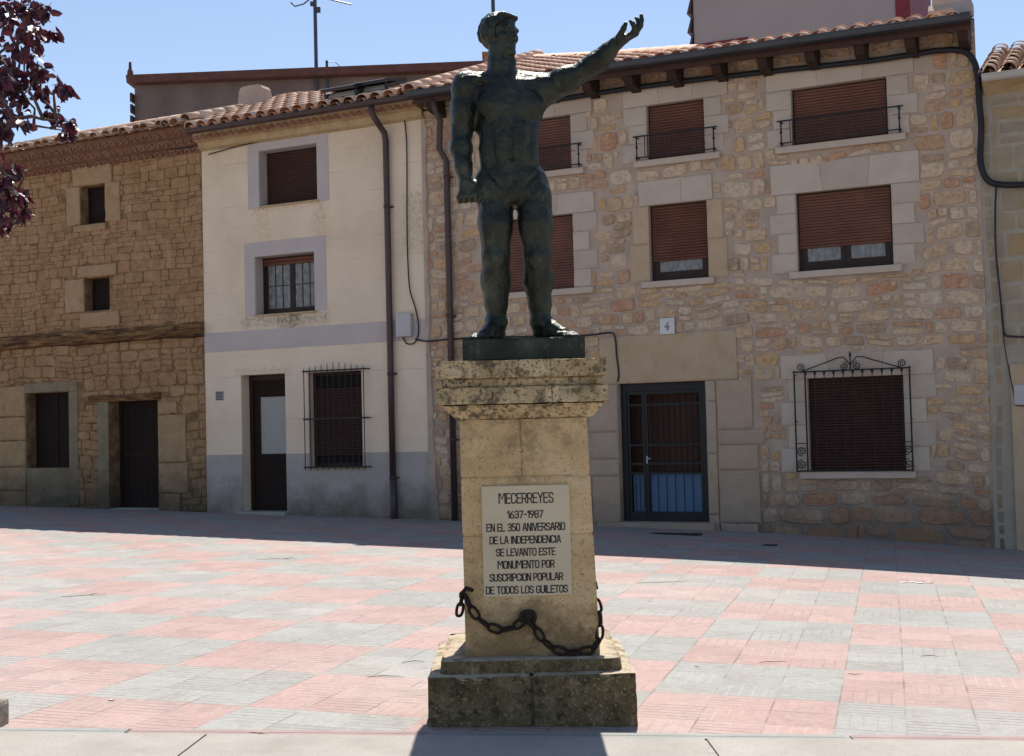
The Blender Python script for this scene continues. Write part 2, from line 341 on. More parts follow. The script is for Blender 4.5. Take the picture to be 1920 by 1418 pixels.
def paving():
    m = bpy.data.materials.new('pink_and_grey_paving')
    m.use_nodes = True
    nt = m.node_tree
    b = nt.nodes['Principled BSDF']
    tc = N(nt, 'ShaderNodeTexCoord').outputs['Object']
    sx = N(nt, 'ShaderNodeSeparateXYZ'); nt.links.new(tc, sx.inputs[0])
    x, y = sx.outputs[0], sx.outputs[1]
    a = R(16.3)
    p = MA(nt, 'SUBTRACT', MA(nt, 'MULTIPLY', x, math.cos(a)), MA(nt, 'MULTIPLY', y, math.sin(a)))
    q = MA(nt, 'ADD', MA(nt, 'MULTIPLY', x, math.sin(a)), MA(nt, 'MULTIPLY', y, math.cos(a)))
    p = MA(nt, 'DIVIDE', MA(nt, 'ADD', p, 0.33 + 111.0), 1.11 / 3)     # in tiles
    q = MA(nt, 'DIVIDE', MA(nt, 'ADD', q, -6.79 + 104.0), 1.04 / 3)
    ip, iq = MA(nt, 'FLOOR', p), MA(nt, 'FLOOR', q)
    fp, fq = MA(nt, 'FRACT', p), MA(nt, 'FRACT', q)
    bp_, bq = MA(nt, 'FLOOR', MA(nt, 'DIVIDE', p, 3.0)), MA(nt, 'FLOOR', MA(nt, 'DIVIDE', q, 3.0))
    par = MA(nt, 'MODULO', MA(nt, 'ADD', bp_, bq), 2.0)                # 0 grey, 1 pink
    ori = MA(nt, 'MODULO', MA(nt, 'ADD', ip, iq), 2.0)
    s = MA(nt, 'ADD', MA(nt, 'MULTIPLY', fp, ori), MA(nt, 'MULTIPLY', fq, MA(nt, 'SUBTRACT', 1.0, ori)))
    st = MA(nt, 'MULTIPLY', s, 5.0)
    fs = MA(nt, 'FRACT', st)
    def edge(f, wd):
        e = MA(nt, 'MINIMUM', f, MA(nt, 'SUBTRACT', 1.0, f))
        return MR(nt, e, wd, wd * .35)
    groove = edge(fs, .10)
    joint = MA(nt, 'MAXIMUM', edge(fp, .022), edge(fq, .022))
    cb = N(nt, 'ShaderNodeCombineXYZ'); nt.links.new(ip, cb.inputs[0]); nt.links.new(iq, cb.inputs[1])
    wn = N(nt, 'ShaderNodeTexWhiteNoise'); nt.links.new(cb.outputs[0], wn.inputs[0])
    rnd = wn.outputs[0]
    cb2 = N(nt, 'ShaderNodeCombineXYZ'); nt.links.new(ip, cb2.inputs[0]); nt.links.new(iq, cb2.inputs[1]); nt.links.new(MA(nt, 'FLOOR', st), cb2.inputs[2])
    wn2 = N(nt, 'ShaderNodeTexWhiteNoise'); nt.links.new(cb2.outputs[0], wn2.inputs[0])
    pink = MIX(nt, rnd, (.345, .222, .200), (.398, .260, .236))
    grey = MIX(nt, rnd, (.256, .264, .248), (.296, .304, .287))
    col = MIX(nt, par, grey, pink)
    col = MIX(nt, MA(nt, 'MULTIPLY', wn2.outputs[0], .12), col, (.42, .36, .33))
    col = MIX(nt, MR(nt, NOI(nt, tc, .45, 5.0), .45, .72, 0, .5), col, (.38, .33, .30))
    col = MIX(nt, MR(nt, NOI(nt, tc, 1.7, 6.0, .65), .52, .74, 0, .4), col, (.19, .165, .15))
    col = MIX(nt, MR(nt, NOI(nt, tc, .22, 5.0, .6), .5, .66, 0, .35), col, (.44, .39, .36))
    col = MIX(nt, MR(nt, NOI(nt, tc, 7.0, 6.0, .75), .50, .70, 0, .6), col, (.21, .18, .165))
    col = MIX(nt, MR(nt, NOI(nt, tc, 22, 5.0, .75), .50, .70, 0, .45), col, (.46, .41, .38))
    col = MIX(nt, MR(nt, NOI(nt, tc, 60, 4.0, .7), .5, .72, 0, .5), col, (.20, .17, .155))
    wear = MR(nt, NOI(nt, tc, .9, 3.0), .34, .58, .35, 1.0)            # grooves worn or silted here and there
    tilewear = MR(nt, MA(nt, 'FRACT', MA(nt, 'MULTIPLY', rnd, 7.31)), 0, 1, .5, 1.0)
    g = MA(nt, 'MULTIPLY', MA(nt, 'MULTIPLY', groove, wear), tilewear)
    sunlit_groove = MA(nt, 'MULTIPLY', MA(nt, 'MULTIPLY', g, ori), MA(nt, 'GREATER_THAN', MA(nt, 'FRACT', MA(nt, 'MULTIPLY', rnd, 17.7)), .72))
    col = MIX(nt, MA(nt, 'MULTIPLY', sunlit_groove, .4), col, (.46, .44, .41))      # sunlight painted pale into some of the along-view grooves
    g = MA(nt, 'MULTIPLY', g, MA(nt, 'SUBTRACT', 1.0, MA(nt, 'MULTIPLY', ori, MR(nt, MA(nt, 'FRACT', MA(nt, 'MULTIPLY', rnd, 17.7)), .2, .56, .55, 1.0))))  # shade painted into the crosswise grooves; along-view ones kept paler
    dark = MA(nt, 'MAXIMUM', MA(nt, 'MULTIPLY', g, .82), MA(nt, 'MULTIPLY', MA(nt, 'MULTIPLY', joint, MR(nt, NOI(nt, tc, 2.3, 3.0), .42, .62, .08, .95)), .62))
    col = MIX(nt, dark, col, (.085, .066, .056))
    nt.links.new(col, b.inputs['Base Color'])
    b.inputs['Roughness'].default_value = .8
    b.inputs['Specular IOR Level'].default_value = .3
    hh = MA(nt, 'ADD', MA(nt, 'MULTIPLY', dark, -1.0), MA(nt, 'MULTIPLY', NOI(nt, tc, 120, 3.0), .35))
    bp = N(nt, 'ShaderNodeBump'); bp.inputs['Strength'].default_value = .55; bp.inputs['Distance'].default_value = .006
    nt.links.new(hh, bp.inputs['Height']); nt.links.new(bp.outputs[0], b.inputs['Normal'])
    return m
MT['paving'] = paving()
MT['pink_tile'] = mat('pink_border_tile', [(0, (.33, .215, .20)), (1, (.42, .28, .255))], 3, .85, bump=.4, spots=[(40, .58, .7, (.2, .15, .13), .5)])
MT['grey_tile'] = mat('grey_border_tile', [(0, (.245, .25, .235)), (1, (.31, .315, .295))], 3, .85, bump=.4, spots=[(40, .58, .7, (.15, .14, .13), .5)])

# ------------------------------------------------------------------ mesh helpers
class MB:
    def __init__(self): self.v, self.f = [], []
    def add(self, vs, fs):
        o = len(self.v)
        self.v += [tuple(p) for p in vs]
        self.f += [tuple(i + o for i in f) for f in fs]
        return self
    def quad(self, a, b, c, d): return self.add([a, b, c, d], [(0, 1, 2, 3)])
    def box(self, x0, x1, y0, y1, z0, z1, ch=0.0):
        if not ch:
            v = [(x, y, z) for z in (z0, z1) for y in (y0, y1) for x in (x0, x1)]
            return self.add(v, [(0, 2, 3, 1), (4, 5, 7, 6), (0, 1, 5, 4), (2, 6, 7, 3), (0, 4, 6, 2), (1, 3, 7, 5)])
        bm = bmesh.new()
        bmesh.ops.create_cube(bm, size=1)
        for q in bm.verts:
            q.co = Vector(((x0 + x1) / 2 + q.co.x * (x1 - x0), (y0 + y1) / 2 + q.co.y * (y1 - y0), (z0 + z1) / 2 + q.co.z * (z1 - z0)))
        bmesh.ops.bevel(bm, geom=list(bm.edges), offset=min(ch, .45 * min(x1 - x0, y1 - y0, z1 - z0)), segments=2, profile=.5, affect='EDGES')
        bm.verts.index_update()
        self.add([q.co[:] for q in bm.verts], [[q.index for q in f.verts] for f in bm.faces])
        bm.free()
        return self
    def tube(self, pts, r, n=8, cap=True):
        pts = [Vector(p) for p in pts]
        rs = r if isinstance(r, (list, tuple)) else [r] * len(pts)
        o = len(self.v)
        prev = None
        for i, p in enumerate(pts):
            t = (pts[min(i + 1, len(pts) - 1)] - pts[max(i - 1, 0)]).normalized()
            a = prev if prev is not None else (Vector((0, 0, 1)) if abs(t.z) < .9 else Vector((1, 0, 0)))
            a = (a - t * a.dot(t))
            if a.length < 1e-5: a = t.orthogonal()
            a.normalize(); prev = a
            b = t.cross(a)
            for k in range(n):
                g = 2 * math.pi * k / n
                self.v.append(tuple(p + (a * math.cos(g) + b * math.sin(g)) * rs[i]))
        for i in range(len(pts) - 1):
            for k in range(n):
                q = o + i * n + k; q2 = o + i * n + (k + 1) % n
                self.f.append((q, q2, q2 + n, q + n))
        if cap:
            self.f.append(tuple(o + k for k in range(n))[::-1])
            self.f.append(tuple(o + (len(pts) - 1) * n + k for k in range(n)))
        return self
    def prism(self, prof, x0, x1):
        """closed profile of (y, z) swept along x"""
        n = len(prof)
        v = [(x0, y, z) for y, z in prof] + [(x1, y, z) for y, z in prof]
        fs = [(i, (i + 1) % n, (i + 1) % n + n, i + n) for i in range(n)]
        return self.add(v, fs + [tuple(range(n))[::-1], tuple(range(n, 2 * n))])
    def xf(self, M):
        self.v = [tuple(M @ Vector(p)) for p in self.v]
        return self

ORG = {}
def tag(o, label=None, cat=None, group=None, kind=None):
    for k, val in (('label', label), ('category', cat), ('group', group), ('kind', kind)):
        if val: o[k] = val
    return o

def root_of(o):
    while o.parent: o = o.parent
    return o

def obj(name, mb, material, parent=None, smooth=False, origin=None, rotz=0.0):
    """one mesh object; with a parent the coordinates are in the parent's working frame"""
    me = bpy.data.meshes.new(name)
    org = ORG.get(root_of(parent).name, Vector()) if parent else (Vector(origin) if origin else Vector())
    me.from_pydata([(p[0] - org[0], p[1] - org[1], p[2] - org[2]) for p in mb.v], [], mb.f)
    me.update()
    bm = bmesh.new(); bm.from_mesh(me)
    bmesh.ops.recalc_face_normals(bm, faces=bm.faces); bm.to_mesh(me); bm.free()
    me.materials.append(MT[material] if isinstance(material, str) else material)
    if smooth:
        for p in me.polygons: p.use_smooth = True
    o = bpy.data.objects.new(name, me)
    COL.objects.link(o)
    if parent: o.parent = parent
    elif origin: o.location = org
    return o

def thing(name, label, cat, work_origin=(0, 0, 0), facade=False, loc=None, rotz=0.0, group=None):
    """Empty at the thing's base; children are written in world or in facade coordinates"""
    o = bpy.data.objects.new(name, None)
    o.empty_display_size = .3
    COL.objects.link(o)
    wo = Vector(work_origin)
    ORG[o.name] = wo
    if facade:
        o.location = fworld(*wo)
        o.rotation_euler = (0, 0, -TH)
    else:
        o.location = wo if loc is None else loc
        o.rotation_euler = (0, 0, rotz)
    return tag(o, label, cat, group)

def arc(n, r, a0, a1, cx=0, cy=0):
    return [(cx + r * math.cos(a0 + (a1 - a0) * i / n), cy + r * math.sin(a0 + (a1 - a0) * i / n)) for i in range(n + 1)]

# ------------------------------------------------------------------ ground
def ground():
    xs = sorted(set([-60, -40, -28, -20, -15] + [i * .8 - 12 for i in range(31)] + [14, 18, 24, 40, 60]))
    ys = sorted(set([-15, -5, 0, 3] + [4 + i * .8 for i in range(33)] + [32, 40, 60, 100]))
    mb = MB()
    mb.v = [(x, y, GZ(x, y)) for y in ys for x in xs]
    n = len(xs)
    mb.f = [(j * n + i, j * n + i + 1, (j + 1) * n + i + 1, (j + 1) * n + i) for j in range(len(ys) - 1) for i in range(n - 1)]
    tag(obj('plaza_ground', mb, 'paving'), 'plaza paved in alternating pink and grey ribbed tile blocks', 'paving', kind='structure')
    # pale concrete strip in front, broken into slabs
    a, c = on_ground(0, 1377), on_ground(1920, 1394)
    sl_ = (c.y - a.y) / (c.x - a.x)
    ye = lambda x: a.y + sl_ * (x - a.x)
    cuts = [-9.0, -5.5, on_ground(383, 1386).x, on_ground(1325, 1392).x, 4.2, 9.0]
    mb = MB()
    for i in range(len(cuts) - 1):
        x0, x1 = cuts[i] + .006, cuts[i + 1] - .006
        sk = -.30 if i in (1, 2) else .1
        top = []
        for x, y in ((x0, ye(x0)), (x1, ye(x1)), (x1 + sk, 3.0), (x0 + sk, 3.0)):
            top.append((x, y, GZ(x, y) + .012))
        bot = [(p[0], p[1], p[2] - .08) for p in top]
        mb.add(top + bot, [(0, 1, 2, 3), (0, 4, 5, 1), (1, 5, 6, 2), (2, 6, 7, 3), (3, 7, 4, 0)])
    for i, (pa_, pb_, m_) in enumerate(((-40, 226, 'grey_tile'), (226, 800, 'pink_tile'), (800, 1590, 'grey_tile'), (1590, 2100, 'pink_tile'))):
        xa, xb = on_ground(pa_, 1380).x, on_ground(pb_, 1388).x
        eb = MB()
        n_ = 12
        for r0, r1 in ((.004, .060), (.066, .122)):
            vs = []
            for k in range(n_ + 1):
                x = xa + .003 + (xb - xa - .006) * k / n_
                vs += [(x, ye(x) + r0, GZ(x, ye(x)) + .007), (x, ye(x) + r1, GZ(x, ye(x)) + .007)]
            eb.add(vs, [(2 * k, 2 * k + 2, 2 * k + 3, 2 * k + 1) for k in range(n_)])
        tag(obj('paving_border', eb, m_), 'narrow cut row of tiles along the concrete strip', 'paving', kind='structure')
    tag(obj('pavement_strip', mb, 'concrete'), 'pale concrete slabs edging the tiled plaza in front', 'pavement', kind='structure')
ground()

# ------------------------------------------------------------------ masonry, walls, windows, roofs (facade coordinates: u right, y back, z up)
def wall_mb(u0, u1, z0, z1, holes, depth=.35, y=0.0, thick=4.0, skew=0.0, skew0=0.0):
    us = sorted(set([u0, u1] + [h[0] for h in holes] + [h[1] for h in holes]))
    zs = sorted(set([z0, z1] + [h[2] for h in holes] + [h[3] for h in holes]))
    mb = MB()
    for i in range(len(us) - 1):
        for j in range(len(zs) - 1):
            cu, cz = (us[i] + us[i + 1]) / 2, (zs[j] + zs[j + 1]) / 2
            if any(h[0] < cu < h[1] and h[2] < cz < h[3] for h in holes): continue
            mb.quad((us[i], y, zs[j]), (us[i + 1], y, zs[j]), (us[i + 1], y, zs[j + 1]), (us[i], y, zs[j + 1]))
    for h in holes:
        d = y + (h[4] if len(h) > 4 else depth)
        a, b, c, e = h[:4]
        mb.quad((a, y, c), (a, d, c), (a, d, e), (a, y, e)); mb.quad((b, y, c), (b, y, e), (b, d, e), (b, d, c))
        mb.quad((a, y, c), (b, y, c), (b, d, c), (a, d, c)); mb.quad((a, y, e), (a, d, e), (b, d, e), (b, y, e))
        mb.quad((a, d, c), (b, d, c), (b, d, e), (a, d, e))
    t = y + thick
    v1 = u1 - skew
    v0 = u0 - skew0
    mb.quad((u0, y, z0), (u0, y, z1), (v0, t, z1), (v0, t, z0)); mb.quad((u1, y, z0), (v1, t, z0), (v1, t, z1), (u1, y, z1))
    mb.quad((v0, t, z0), (v1, t, z0), (v1, t, z1), (v0, t, z1)); mb.quad((u0, y, z1), (u1, y, z1), (v1, t, z1), (v0, t, z1))
    return mb

def stones_mb(u0, u1, z0, z1, holes, rh, rw, gap, relief=.03, jit=.12, warp=.05, split=.35, seed=1, expo=3.2, y=0.0, big_low=0.0, flat=.88, gapv=(.5, 1.5)):
    rnd = random.Random(seed)
    mb = MB()
    z = z0
    NP = 12
    off = .5 if expo > 5 else .0
    def stone(a, b, c, d):
        for h in holes:
            if a < h[1] and b > h[0] and c < h[3] and d > h[2]:
                ov = [(h[1] - a, 'a'), (b - h[0], 'b'), (h[3] - c, 'c'), (d - h[2], 'd')]
                k = min(ov)[1]
                if k == 'a': a = h[1] + .004
                elif k == 'b': b = h[0] - .004
                elif k == 'c': c = h[3] + .004
                else: d = h[2] - .004
                if b - a < .05 or d - c < .04: return
        g = gap * rnd.uniform(*gapv)
        cu, cz, hw, hh = (a + b) / 2, (c + d) / 2, (b - a) / 2 - g / 2, (d - c) / 2 - g / 2
        if hw < .03 or hh < .02: return
        outer, inner = [], []
        rl = relief * rnd.uniform(.5, 1.3)
        tilt = rnd.uniform(-.12, .12)
        ex = expo * rnd.uniform(.75, 1.4)
        for k in range(NP):
            t = 2 * math.pi * (k + off + (rnd.uniform(-.08, .08) if off else rnd.uniform(-.4, .4))) / NP
            co, si = math.cos(t), math.sin(t)
            r = (abs(co) ** ex + abs(si) ** ex) ** (-1 / ex)
            r *= 1 - rnd.uniform(0, jit)
            du, dz = r * co * hw, r * si * hh + tilt * r * co * hw * .5
            p = Vector((cu + du, 3.3, cz + dz))
            q = mnoise.noise_vector(p * 1.1) * warp
            cl = lambda U, Z: (min(max(U, u0), u1), min(max(Z, z0 - .1), z1))
            U, Z = cl(cu + du + q.x, cz + dz + q.z)
            outer.append((U, y + .01, Z))
            U, Z = cl(cu + du * flat + q.x, cz + dz * flat + q.z)
            inner.append((U, y - rl * rnd.uniform(.75, 1.1), Z))
        q = mnoise.noise_vector(Vector((cu, 3.3, cz)) * 1.1) * warp
        vs = outer + inner + [(min(max(cu + q.x, u0), u1), y - rl * 1.04, cz + q.z)]
        fs = []
        for k in range(NP):
            k2 = (k + 1) % NP
            fs += [(k, k2, NP + k2, NP + k), (NP + k, NP + k2, 2 * NP)]
        mb.add(vs, fs)
    while z < z1:
        bl = 1 + big_low * max(0, 1 - (z - z0) / 1.2)
        h = rnd.uniform(*rh) * bl
        if z + h > z1 - .05: h = z1 - z
        u = u0 - rnd.uniform(0, rw[0])
        while u < u1:
            wd = rnd.uniform(*rw) * bl
            a, b = max(u, u0), min(u + wd, u1)
            if b - a > .05:
                if h > rh[0] * 1.25 and rnd.random() < split:
                    m = z + h * rnd.uniform(.35, .65)
                    stone(a, b, z, m)
                    if rnd.random() < .4 and b - a > .25:
                        mm = a + (b - a) * rnd.uniform(.35, .65)
                        stone(a, mm, m, z + h); stone(mm, b, m, z + h)
                    else: stone(a, b, m, z + h)
                else: stone(a, b, z, z + h)
            u += wd
        z += h
    return mb

def shutter_mb(u0, u1, z0, z1, y, pitch=.045):
    mb = MB()
    n = max(2, int((z1 - z0) / pitch))
    p = (z1 - z0) / n
    for i in range(n):
        a = z0 + i * p
        mb.prism([(y + .012, a), (y, a + p * .18), (y - .006, a + p * .5), (y, a + p * .82), (y + .012, a + p * .97)], u0, u1)
    return mb

def roof_tiles(name, parent, u0, u1, off, ze, pitch, back, material, colw=.205, L=.36, r=.088, jitter=.0, seed=3, smax=None, ulim=None):
    """barrel tiles: cover rows and channel rows over a board; back = depth in plan"""
    rnd = random.Random(seed)
    tp = math.tan(pitch)
    cs, sn = math.cos(pitch), math.sin(pitch)
    mb, base = MB(), MB()
    P = lambda u, s, hgt: (u, -off + s * cs - hgt * sn, ze + s * sn + hgt * cs)
    ncol = max(1, int(round((u1 - u0) / colw)))
    cw = (u1 - u0) / ncol
    SM = back / cs
    K = 6
    for i in range(ncol):
        uc = u0 + (i + .5) * cw
        lim = min(SM, smax(uc)) if smax else SM
        if ulim:
            while lim > 0 and uc > ulim(lim): lim -= .1
            if lim <= 0: continue
        wob = rnd.uniform(-.012, .012) * jitter
        base.quad(P(u0 + i * cw, 0, -.01), P(u0 + (i + 1) * cw, 0, -.01), P(u0 + (i + 1) * cw, lim, -.01), P(u0 + i * cw, lim, -.01))
        s = -.06
        j = 0
        while s < lim:
            s1 = min(s + L + .05, lim + .03)
            du, dh, ds = (rnd.uniform(-.012, .012) * jitter + wob, rnd.uniform(-.004, .014) * jitter, rnd.uniform(-.035, .035) * jitter)
            ra, rb = r * 1.06, r * .9
            ha, hb = .036 + dh, .015 + dh
            vs = []
            for (ss, rr, h0) in ((s + ds, ra, ha), (s1 + ds, rb, hb)):
                for k in range(K + 1):
                    t = math.pi * k / K
                    vs.append(P(uc + du - rr * math.cos(t), ss, h0 + rr * .85 * math.sin(t)))
            for k in range(K + 1):
                t = math.pi * k / K
                vs.append(P(uc + du - (ra - .012) * math.cos(t), s + ds, ha + (ra - .012) * .85 * math.sin(t) - .002))
            fs = [(k, k + 1, K + 1 + k + 1, K + 1 + k) for k in range(K)] + [(k + 1, k, 2 * K + 2 + k, 2 * K + 2 + k + 1) for k in range(K)]
            mb.add(vs, fs)
            # channel tile between covers
            ug = uc + cw / 2 + rnd.uniform(-.006, .006) * jitter
            vs = []
            for (ss, rr, h0) in ((s - .03 + ds * .5, r * .95, .055), (s1 + ds * .5, r * 1.0, .04)):
                for k in range(5):
                    t = math.pi * k / 4
                    vs.append(P(ug - rr * math.cos(t), ss, h0 - rr * .55 * math.sin(t) + .012))
            mb.add(vs, [(k, k + 1, 6 + k, 5 + k) for k in range(4)])
            s += L; j += 1
    ro = obj(name, mb, material, parent, smooth=True)
    obj('roof_board', base, 'under', ro)
    return ro

def ridge_tiles_mb(p0, p1, r=.12, L=.36):
    """half-round cover tiles laid from p0 to p1"""
    p0, p1 = Vector(p0), Vector(p1)
    t = (p1 - p0); n = max(1, int(t.length / L)); t /= n
    d = t.normalized()
    side = d.cross(Vector((0, 0, 1))).normalized(); upn = side.cross(d)
    mb = MB(); K = 8
    for i in range(n):
        a, b = p0 + t * i - d * .03, p0 + t * (i + 1) + d * .03
        vs = []
        for q, rr in ((a, r * 1.06), (b, r * .94)):
            for k in range(K + 1):
                g = math.pi * k / K
                vs.append(q + side * rr * math.cos(g) + upn * rr * math.sin(g))
        for k in range(K + 1):
            g = math.pi * k / K
            vs.append(a + side * (r * .9) * math.cos(g) + upn * (r * .9) * math.sin(g))
        mb.add(vs, [(k, k + 1, K + 2 + k, K + 1 + k) for k in range(K)] + [(k + 1, k, 2 * K + 2 + k, 2 * K + 3 + k) for k in range(K)])
    return mb

def gutter_mb(u0, u1, y, z, r=.07):
    o, i = arc(8, r, math.pi, 2 * math.pi), arc(8, r - .012, 2 * math.pi, math.pi)
    lip = [(-r - .012, .0), (-r - .012, .018), (-r + .012, .018)]
    prof = [(y + a, z + b) for a, b in lip[:1] + o[0:] + [(r, .01), (r - .012, .01)] + i + [lip[2], lip[1]]]
    return MB().prism(prof, u0, u1)

# ================================================================== house No. 4, the rubble stone house
ZE_R, OFF_R = 7.365, .52
UR0, UR1 = fac(804, 600)[0], fac(1845, 500)[0]
house = thing('rubble_stone_house', 'three-storey rubble stone house with brown shutters and number plate over its door', 'house', (UR0, 0, -.05), True)
T1 = frect((938, 232), (1069, 216), (940, 334), (1072, 317)); M1 = frect((938, 415), (1074, 400), (940, 552), (1077, 541))
T2 = frect((1212, 197), (1319, 186), (1215, 301), (1322, 291)); M2 = frect((1217, 385), (1325, 376), (1219, 528), (1329, 523))
T3 = frect((1484, 166), (1661, 146), (1485, 275), (1666, 255)); M3 = frect((1492, 362), (1670, 346.6), (1496, 510), (1676, 499))
DO = frect((1158, 720), (1321, 714), (1166, 979), (1331, 978)); G3 = frect((1513, 711), (1693, 702), (1520, 886), (1700, 883))
GR = lambda u: GZ(*fworld(u, 0, 0)[:2])
WD = .14
holes = [(*h, WD) for h in (T1, M1, T2, M2, T3, M3, G3)] + [(*DO, .45)]
wl = obj('wall', wall_mb(UR0, UR1, -.6, ZE_R + .13, holes, skew=.75), 'mortar', house)

surr = []     # rectangles taken by dressed stone

def rblock(mb, a, b, y0, y1, z0, z1, j=.012, seed=0):
    """hewn block: uneven outline, slightly pillowed face"""
    rnd = random.Random(int(a * 977 + z0 * 331) + seed)
    n = 5
    per = [(a + (b - a) * k / n, z0) for k in range(n)] + [(b, z0 + (z1 - z0) * k / n) for k in range(n)] + [(b - (b - a) * k / n, z1) for k in range(n)] + [(a, z1 - (z1 - z0) * k / n) for k in range(n)]
    m = len(per)
    cu, cz = (a + b) / 2, (z0 + z1) / 2
    out, mid, inn = [], [], []
    for u, z in per:
        u2, z2 = u + (cu - u) / max(.01, abs(cu - u)) * rnd.uniform(0, j), z + (cz - z) / max(.01, abs(cz - z)) * rnd.uniform(0, j)
        out.append((u2, y1, z2)); mid.append((u2, y0 + .008, z2))
        e = min(.03, .2 * (b - a), .2 * (z1 - z0))
        inn.append((u2 + (e if u2 < cu else -e) * min(1, abs(cu - u2) / .05), y0 - rnd.uniform(0, .006), z2 + (e if z2 < cz else -e) * min(1, abs(cz - z2) / .05)))
    fs = []
    for k in range(m):
        k2 = (k + 1) % m
        fs += [(k, k2, m + k2, m + k), (m + k, m + k2, 2 * m + k2, 2 * m + k), (2 * m + k, 2 * m + k2, 3 * m)]
    mb.add(out + mid + inn + [(cu, y0 - .006, cz)], fs)

def jambs(mb, o, side, wds, n, seed, proud=.022, z_top=None):
    rnd = random.Random(seed)
    z0, z1 = o[2], (z_top or o[3])
    hs = [(z1 - z0) / n] * n
    z = z0
    for k in range(n):
        wdt = wds[k % len(wds)] * rnd.uniform(.95, 1.05)
        a, b = (o[0] - wdt, o[0]) if side < 0 else (o[1], o[1] + wdt)
        rblock(mb, a + .001, b - .001, -proud, .02, z + .001, z + hs[k] - .001, .006)
        surr.append((a, b, z, z + hs[k]))
        z += hs[k]

def lintel(mb, o, l, r, h, parts, proud=.024, splay=.05):
    a, b = o[0] - l, o[1] + r
    cuts = [a + (b - a) * t for t in parts]
    for k in range(len(cuts) - 1):
        x0, x1 = cuts[k] + .002, cuts[k + 1] - .002
        s0 = 0 if k == 0 else (-splay if k < len(cuts) / 2 else splay)
        s1 = 0 if k == len(cuts) - 2 else (-splay if k + 1 < len(cuts) / 2 else splay)
        z0, z1 = o[3] + .003, o[3] + h
        f = [(x0, z0), (x1, z0), (x1 + s1, z1), (x0 + s0, z1)]
        vs = [(u, -proud, z) for u, z in f] + [(u, .02, z) for u, z in f]
        mb.add(vs, [(0, 1, 2, 3), (4, 7, 6, 5), (0, 4, 5, 1), (1, 5, 6, 2), (2, 6, 7, 3), (3, 7, 4, 0)])
    surr.append((a, b, o[3], o[3] + h))

def surround(o, wn, l, r, h, sd, parts=(0, .36, .66, 1)):
    dress = MB()
    n = 3 if o[3] - o[2] < 1.2 else 4
    jambs(dress, o, -1, (l, l * .72), n, sd); jambs(dress, o, 1, (r * .72, r), n, sd + 20)
    lintel(dress, o, l * .95, r * .95, h, parts)
    obj('window_surround', dress, 'ashlar', wn)
dress = MB()
ld, rd = fac(1125, 680)[0], fac(1383, 680)[0]
za, zb = DO[3], fac(1250, 626)[1]
cts = [ld, ld + .42, ld + 1.0, ld + 1.75, rd]
rblock(dress, ld, rd, -.04, .02, za, zb, .015)
surr.append((ld, rd, za, zb))
obj('door_lintel', dress, 'sand_ashlar', wl)
dress = MB()
jl = fac(1106, 850)[0]; jr, jm = fac(1418, 850)[0], fac(1347, 850)[0]
zz = [-.3, .0, .78, 1.06, 1.5, za]
for k in range(len(zz) - 1):
    rblock(dress, jl + (.04 if k % 2 else 0), DO[0] - .004, -.038, .02, zz[k] + .002, zz[k + 1] - .004, .014)
obj('door_jamb', dress, 'pink_ashlar', wl)
dress = MB()
for k, (z0, z1) in enumerate(((-.3, .16), (.16, 1.12), (1.12, 1.95), (1.95, za))):
    rblock(dress, DO[1] + .004, jm - .004, -.03, .02, z0 + .004, z1 - .004, .014)
for k, (z0, z1, e) in enumerate(((-.3, .03, .0), (.03, .86, .05), (.86, 1.26, .04), (1.26, 1.50, .16), (1.50, za, -.03))):
    rblock(dress, jm + .004, jr + e, -.042, .02, z0 + .004, z1 - .004, .014)
surr += [(jl, DO[0], -.6, za), (DO[1], jr + .06, -.6, za), (DO[0], DO[1], -.6, .15)]
obj('door_jamb', dress, 'pink_ashlar', wl)

def sill(o, l, r, parent, h=.10, proud=.09, m='ashlar', drop=0.0, name='sill'):
    s = MB().box(o[0] - l, o[1] + r, -proud, WD - .012, o[2] - h, o[2] + .004, .01)
    surr.append((o[0] - l, o[1] + r, o[2] - h, o[2]))
    return obj(name, s, m, parent)

def railing(o, parent, l=.17, r=.22, h=.40):
    """low wrought-iron rail with turned end posts"""
    mb = MB()
    a, b = o[0] - l, o[1] + r
    y = -.14
    z0, z1 = o[2] + .035, o[2] + h
    mb.box(a - .03, b + .03, y - .012, y + .012, z1 - .02, z1)
    mb.box(a, b, y - .008, y + .008, z0, z0 + .018)
    for u in (a + .03, b - .03):
        prof = [(0, .012), (.10, .014), (.14, .026), (.18, .013), (.5, .011), (.55, .026), (.60, .013), (.9, .013), (1, .028)]
        mb.tube([(u, y, o[2] - .01 + (z1 - o[2]) * t) for t, _ in prof], [q for _, q in prof], 8)
        mb.box(u - .008, u + .008, y, .0, z1 - .03, z1 - .012); mb.box(u - .008, u + .008, y, .0, z0, z0 + .016)
    n = int((o[1] - o[0]) / .045)
    for k in range(n + 1):
        u = o[0] + (o[1] - o[0]) * k / n
        mb.box(u - .006, u + .006, y - .003, y + .003, z0 + .01, z1 - .015)
    return obj('railing', mb, 'iron', parent)

